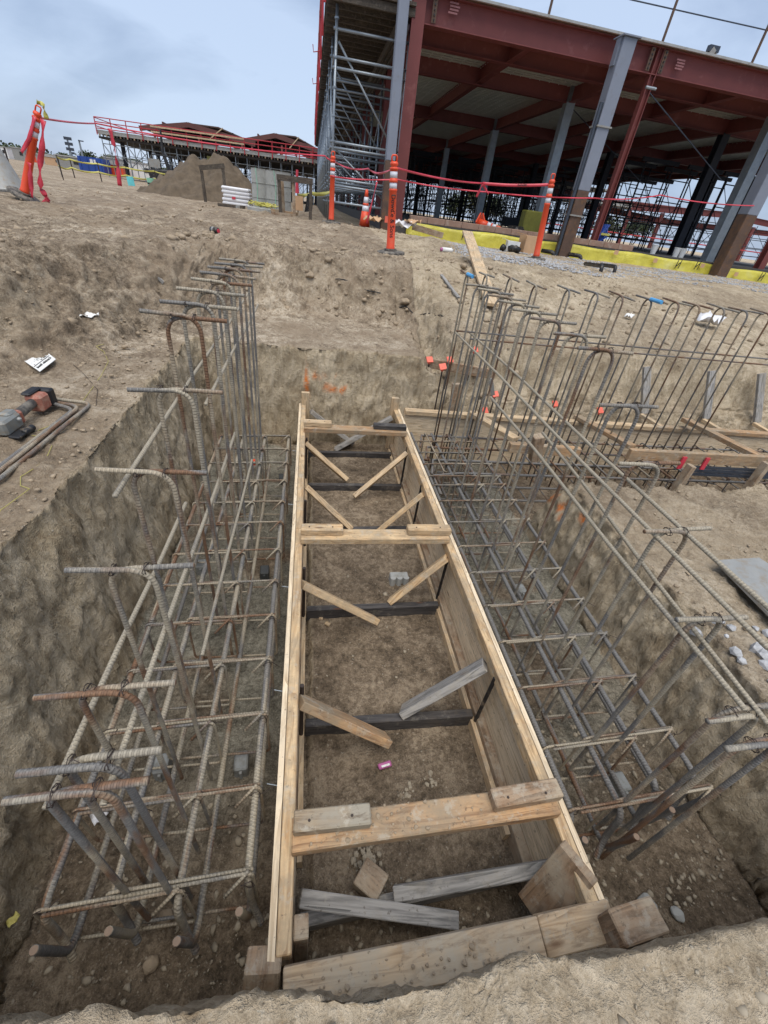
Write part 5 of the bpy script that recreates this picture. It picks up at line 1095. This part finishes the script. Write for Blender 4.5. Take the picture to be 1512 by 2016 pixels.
for k in range(19):
    xx=-15.1+k*.85;m=MB()
    for r in(43.6,45.0): m.tube([(xx,r,-.5),(xx,r,1.8+.012*(xx+15.2))],.03,5,cap=False)
    for zz in(.2,.85,1.5): m.tube([(xx,43.6,zz),(xx+.85,43.6,zz+.02)],.024,4,cap=False)
    m.tube([(xx,43.6,.2),(xx+.85,43.6,1.5)],.018,4,cap=False);m.tube([(xx+.85,43.6,.2),(xx,43.6,1.5)],.018,4,cap=False);m.tube([(xx,43.6,1.5),(xx+.65,45,.2)],.018,4,cap=False);m.build('scaffold_bay',M_GALV,FBL)
for k in range(11):
    for yy_ in(50,57,64):
        xx=-15.4+k*1.5;m=MB();m.tube([(xx,yy_,-.5),(xx,yy_,1.8)],.03,4,cap=False);m.tube([(xx,yy_,.3),(xx+1.5,yy_,1.5)],.02,4,cap=False);m.tube([(xx,yy_,1.1),(xx+1.5,yy_,1.1)],.022,4,cap=False);m.build('inner_bay',M_GALVD,FBL)
MB().box((-7.2,43.6,1.45),(1.3,.06,.5)).build('olive_tarp',plain('olive_tarp',lin(110,108,60),.8),FBL)
RC=thing('red_canopy','low red steel canopy with curved roof beams beyond the right end of the deck','building',(38,46,-.4))
for k,(a,b,z0,z1) in enumerate(((30,42,2.75,3.35),(42,56,3.35,2.9),(32,50,2.0,2.5),(26,38,2.6,2.2))):
    MB().ibeam((a,46+k*1.5,z0),(b,46+k*1.5,z1),.5,.3).build('roof_beam',M_OXIDE,RC)
MB().beam((30,52,3.2),(44,52,3.5),9,.12).build('roof_sheet',M_OXIDE,RC);MB().beam((24,50,2.75),(33,50,2.85),6,.2).build('roof_form',M_CONC,RC)
for k in range(7): MB().beam((27+k*3.6,47,-.5),(27+k*3.6,47,2.7),.3,.3,up=(0,1,0)).build('column',M_OXIDE,RC)
for k in range(14):
    xx=22+k*2.1;m=MB()
    for yy_ in(44.5,49): 
        m.tube([(xx,yy_,-.5),(xx,yy_,2.7)],.04,4,cap=False)
        for zz in(.2,.9,1.7,2.4): m.tube([(xx,yy_,zz),(xx+2.1,yy_,zz+.05)],.03,4,cap=False)
    m.tube([(xx,44.5,.2),(xx+2.1,49,1.7)],.022,4,cap=False);m.tube([(xx+2.1,44.5,.9),(xx,44.5,2.4)],.022,4,cap=False);m.build('scaffold_bay',M_SHORE,RC)
MB().tube([(21,44.2,.55),(55,44.2,.65)],.05,5).build('red_rail',M_RED,RC);MB().box((49,43,.2),(4,.4,.7)).build('red_panel',M_RED,RC)
# ------------------------------------------------------------------ the plain beyond: trees, lights, container, vehicle, fence
LEAF=[plain('tree_leaf_%s'%n,lin(*c),.8,0,.4,3) for n,c in(('dark',(58,70,44)),('mid',(74,86,54)),('olive',(88,94,62)))]
M_BARK=plain('tree_bark',lin(86,74,62),.9)
def tree(label,x_,y_,h,w,mt,group=None,seed=0,n=900):
    R=np.random.default_rng(seed);zg=H(x_,y_);t=thing('tree',label,'tree',(x_,y_,zg),0,group)
    m=MB();m.tube([(x_,y_,zg-.2),(x_+.1*w,y_,zg+h*.35),(x_,y_,zg+h*.7)],[.06*h*.5,.04*h*.5,.012*h],6)
    for k in range(5):
        a=k*1.3;m.tube([(x_,y_,zg+h*(.28+.07*k)),(x_+math.cos(a)*w*.3,y_+math.sin(a)*w*.3,zg+h*(.5+.08*k))],[.02*h,.006*h],5)
    m.build('trunk',M_BARK,t)
    nc=9;C=np.stack([R.normal(0,w*.22,nc),R.normal(0,w*.22,nc),h*R.uniform(.38,.85,nc)],1);C[:,:2]*=(1.25-C[:,2:]/h)
    P=C[R.integers(0,nc,n)]+R.normal(0,1,(n,3))*np.array([w*.13,w*.13,h*.085]);s=w*.045*R.uniform(.6,1.4,n);V=np.zeros((n,4,3));A=R.normal(0,1,(n,3));A/=np.linalg.norm(A,axis=1)[:,None];Bv=np.cross(A,R.normal(0,1,(n,3)));Bv/=np.linalg.norm(Bv,axis=1)[:,None]
    for j,(p,q) in enumerate(((-1,0),(0,-.6),(1,0),(0,.6))): V[:,j]=P+A*(s*p)[:,None]+Bv*(s*q)[:,None]
    V=V.reshape(-1,3)+np.array([x_,y_,zg]);m=MB().add(V,[(4*i,4*i+1,4*i+2,4*i+3) for i in range(n)]);m.build('crown',mt,t);return t
tp=[(178,326,150,3.6,6,'round dark green tree left of the blue container'),(128,319,160,2.6,5,'small dark tree behind the yellow tape at left'),(215,330,150,3.6,6,'olive tree at the left corner of the far building'),(265,338,160,3.4,8,'loose grey green tree seen through the far scaffold'),(300,342,165,2.8,8,'low tree behind the far scaffold, farther right'),(930,445,85,5.2,6,'bushy tree seen through the deck between the two grey columns'),(960,447,90,4.6,5,'smaller tree seen just right of the inner grey column'),(890,440,95,4.2,5,'pale tree seen left of the inner grey column'),(1195,475,95,4.5,6,'tree seen behind the thin red column'),(1245,480,90,4,7,'wide bush seen through the shoring at right')]
for k,(px,py,Y,h,w,l) in enumerate(tp):
    p=PY(px,py,Y);tree(l,p.x,Y,h,w,LEAF[k%3],None,k,800)
m=MB();R=random.Random(12)
V=[];Fq=[]
for k in range(3800):
    x_=-150+R.random()*118;yy_=170+R.uniform(-4,18);hh=R.random()*(2.6+.9*math.sin(x_*.2)+.7*math.sin(x_*.61));s=R.uniform(.3,.7);c=Vector((x_,yy_,hh-.6));a=Vector((R.gauss(0,1),R.gauss(0,1),R.gauss(0,1))).normalized();b=a.orthogonal().normalized();i=len(V);V+=[c-a*s,c-b*s*.7,c+a*s,c+b*s*.7];Fq.append((i,i+1,i+2,i+3))
tag(m.add(V,Fq).build('tree_line',LEAF[0]),'far belt of dark trees along the left horizon','tree line',kind='stuff')
def lightpole(label,base,top,Y,heads):
    A=PY(*base,Y);Bq=PY(*top,Y);t=thing('light_pole',label,'light pole',(A.x,Y,H(A.x,Y)));MB().tube([(A.x,Y,-.5),(A.x,Y,Bq.z)],[.16,.1],7).build('pole',M_GALV,t)
    for k in range(heads): MB().box((A.x+(.1 if heads>1 else .25),Y-.1,Bq.z-.1-k*.55),(.9 if heads>1 else .6,.2,.32 if heads>1 else .12)).build('lamp_head',M_GALVD,t)
lightpole('tall stadium light pole with stacked lamps at left',(143,318),(128,270),80,3);lightpole('single street light pole left of the far building',(166,322),(154,275),80,1);lightpole('short distant light pole between the stadium light and the street light',(146,322),(141,300),110,2)
p=PY(187,325,58);t=thing('blue_container','blue skip container with torn white sheet behind the yellow tape','container',(p.x,58,-.4));MB().box((p.x,58,.22),(2.2,2,1.1)).build('body',M_BLUEP,t);m=MB()
for dx in(-.7,0,.6): m.box((p.x+dx,56.98,.4),(.2,.03,.3))
MB().box((p.x+.25,56.97,.45),(.5,.03,.35)).build('white_sheet',M_FOIL,t)
for k in range(4): MB().box((p.x-.9+.6*k,56.96,.2),(.07,.05,1.05)).build('rib',M_BLUEP,t)
p=PY(331,350,34);t=thing('site_vehicle','black site buggy parked behind the soil pile','vehicle',(p.x,34,-.45));x_=p.x
MB().add([(x_-.9,33.4,-.1),(x_+.9,33.4,-.1),(x_+.9,34.6,-.1),(x_-.9,34.6,-.1),(x_-.95,33.4,.32),(x_+.9,33.4,.42),(x_+.9,34.6,.42),(x_-.95,34.6,.32)],[(3,2,1,0),(4,5,6,7),(0,1,5,4),(1,2,6,5),(2,3,7,6),(3,0,4,7)]).build('body',M_BLACKPL,t,bevel=.08)
for dx in(-.6,.6):
    w_=MB().tube([(x_+dx,33.3,-.2),(x_+dx,33.52,-.2)],.28,16).build('wheel',M_BLACKPL,t);MB().tube([(x_+dx,33.28,-.2),(x_+dx,33.3,-.2)],.14,12).build('rim',M_ALU,w_)
m=MB()
for dx in(-.75,.2,.75): m.tube([(x_+dx,33.45,.35),(x_+dx*.8,33.5,1.0)],.03,6)
m.tube([(x_-.6,33.5,1.0),(x_+.6,33.5,1.0)],.03,6);m.build('roll_cage',M_BLACKPL,t);MB().box((x_-.5,33.42,.6),(.6,.02,.4)).build('windscreen',M_ALU,t);MB().tube([(x_+.1,34.2,.3),(x_-.15,34.2,1.2),(x_-.1,34.2,2.2)],[.12,.09,.05],7).build('mast',M_BLACKPL,t)
for k,(q,Y,mt,l,c) in enumerate((((258,357),27,M_TEAL,'teal plastic sheet hung on the fence line at left','sheet'),((299,366),24,M_GREENP,'pale green bucket with a dark band near the soil pile','bucket'))):
    p=PY(*q,Y)
    if k==0: tag(MB().beam((p.x,Y,p.z-.2),(p.x-.03,Y,p.z+.18),.3,.02,up=(0,1,0)).build('teal_sheet',mt),l,c)
    else:
        t=thing('bucket',l,c,(p.x,Y,H(p.x,Y)));zg=H(p.x,Y);MB().lathe((p.x,Y,zg),[(.13,0),(.17,.38),(.175,.4)],16).build('bucket_body',mt,t);MB().lathe((p.x,Y,zg),[(.152,.18),(.156,.18),(.16,.24),(.156,.24)],16).build('band',M_BLACKPL,t)
fp=[(120,322,26),(146,330,27),(200,340,27),(255,350,28),(310,352,29),(345,352,30)];FPs=[]
for k,(px,py,Y) in enumerate(fp):
    p=PY(px,py+14,Y);tag(MB().tube([(p.x,Y,H(p.x,Y)-.1),(p.x-.03,Y,H(p.x,Y)+.75)],.025,6).build('fence_stake',M_WIRE),'dark thin stake in the yellow taped fence line, %s from the left'%(['first','second','third','fourth','fifth','sixth'][k]),'stake','stakes of the yellow taped fence');FPs.append(Vector((p.x-.03,Y-.03,H(p.x,Y)+.68)))
tape('caution_tape','long yellow tape strung along the fence stakes at left, upper run',FPs,.065,M_YTAPE,sag=.05,n=8)
tape('caution_tape','long yellow tape strung along the fence stakes at left, lower run',[p-Vector((0,.02,.3)) for p in FPs],.065,M_YTAPE,sag=.08,n=8)
tape('caution_tape','yellow tape tangled between the dark timber stand and the scaffold',[PY(585,383,16),PY(612,380,15),PY(650,378,14)],.09,M_YTAPE,sag=.04,n=8)
for k,(a,b,Y,l) in enumerate((((21,338),(8,290),12,'thin dark stake with a red ribbon behind the leaning post'),((122,342),(114,312),22,'thin leaning dark stake on the plain at left'))):
    A=PY(*a,Y);Bq=PY(*b,Y);tag(MB().tube([(A.x,Y,H(A.x,Y)-.05),Bq],.018,6).build('marker_stake',M_WIRE),l,'stake')
R=random.Random(21)
cols=[(M_PAPER,'white'),(M_CARD,'tan'),(M_ALU,'grey'),(M_ORANGE,'orange'),(M_CONC,'pale grey')]
for k in range(14):
    px=[15,28,48,62,95,105,115,150,232,246,285,275,8,84][k];Y=[95,100,90,105,92,85,80,62,60,63,62,66,110,98][k];p=PY(px,316+px*.11,Y);mt,cn=cols[k%5];w=R.uniform(1.2,3.2);hh=R.uniform(.8,1.6)
    t=thing('site_cabin','small %s site cabin far off on the left plain, %s from the left edge'%(cn,['second','third','fourth','fifth','seventh','eighth','ninth','tenth','eleventh','twelfth','fourteenth','thirteenth','first','sixth'][k]),'site cabin',(p.x,Y,-.4),0,'cabins far off on the left plain')
    MB().box((p.x,Y,-.4+hh/2),(w,1.6,hh)).build('wall',mt,t);MB().box((p.x,Y,-.4+hh+.05),(w+.15,1.75,.1)).build('roof',M_CONC,t);MB().box((p.x+w*.2,Y-.82,-.4+hh*.6),(w*.25,.04,hh*.3)).build('window',M_BLACKPL,t)
# crane tip above the roof
A=PY(1383,118,60);Bq=PY(1404,97,60);t=thing('crane_tip','pale crane boom tip rising above the red roof edge at right','crane',(A.x,60,A.z-6))
MB().beam(A-Vector((3,0,6)),Bq,.5,.6,up=(0,1,0)).build('boom',M_ALU,t);MB().box(Bq,(1.2,.5,.5)).build('boom_head',M_GALVD,t);MB().tube([Bq,Bq-Vector((-.1,0,3))],.05,5).build('hoist_line',M_WIRE,t)
# ------------------------------------------------------------------ overcast sky, soft sun
W=bpy.data.worlds.new('World');S.world=W;W.use_nodes=True;nt=W.node_tree;L=nt.links.new
bg=nt.nodes['Background'];out=nt.nodes['World Output']
sky=nt.nodes.new('ShaderNodeTexSky');sky.sky_type='NISHITA';sky.sun_disc=False;sky.sun_elevation=math.radians(70);sky.sun_rotation=math.radians(184)
bg2=nt.nodes.new('ShaderNodeBackground');L(sky.outputs[0],bg2.inputs[0]);bg2.inputs[1].default_value=.012
tc=nt.nodes.new('ShaderNodeTexCoord');mp=nt.nodes.new('ShaderNodeMapping');mp.inputs['Scale'].default_value=(1.1,1.4,3.4);mp.inputs['Rotation'].default_value=(.25,.5,.4);L(tc.outputs['Generated'],mp.inputs[0])
def wn(sc,det,ro,di):
    n=nt.nodes.new('ShaderNodeTexNoise');n.inputs['Scale'].default_value=sc;n.inputs['Detail'].default_value=det;n.inputs['Roughness'].default_value=ro;n.inputs['Distortion'].default_value=di;L(mp.outputs[0],n.inputs['Vector']);return n.outputs['Fac']
a=wn(1.3,5,.5,.5);b=wn(5,6,.6,.4)
ad=nt.nodes.new('ShaderNodeMath');ad.operation='MULTIPLY_ADD';L(b,ad.inputs[0]);ad.inputs[1].default_value=.22;L(a,ad.inputs[2])
rp=nt.nodes.new('ShaderNodeValToRGB');e=rp.color_ramp.elements;e[0].position=.44;e[0].color=lin(114,127,150);e[1].position=.72;e[1].color=lin(170,185,208)
m=e.new(.56);m.color=lin(138,154,180);L(ad.outputs[0],rp.inputs[0]);L(rp.outputs[0],bg.inputs[0]);bg.inputs[1].default_value=.55
sm=nt.nodes.new('ShaderNodeAddShader');L(bg.outputs[0],sm.inputs[0]);L(bg2.outputs[0],sm.inputs[1]);L(sm.outputs[0],out.inputs['Surface'])
sl=bpy.data.lights.new('sun','SUN');sl.energy=1.5;sl.angle=math.radians(60);sl.color=(1,.95,.88);so=bpy.data.objects.new('sun',sl);COL.objects.link(so)
az=math.radians(184);el=math.radians(70);so.rotation_euler=Vector((-math.sin(az)*math.cos(el),-math.cos(az)*math.cos(el),-math.sin(el))).to_track_quat('-Z','Y').to_euler()
S.view_settings.view_transform='Standard';S.view_settings.look='None';S.view_settings.gamma=1;S.view_settings.exposure=1.2;S.view_settings.use_curve_mapping=False
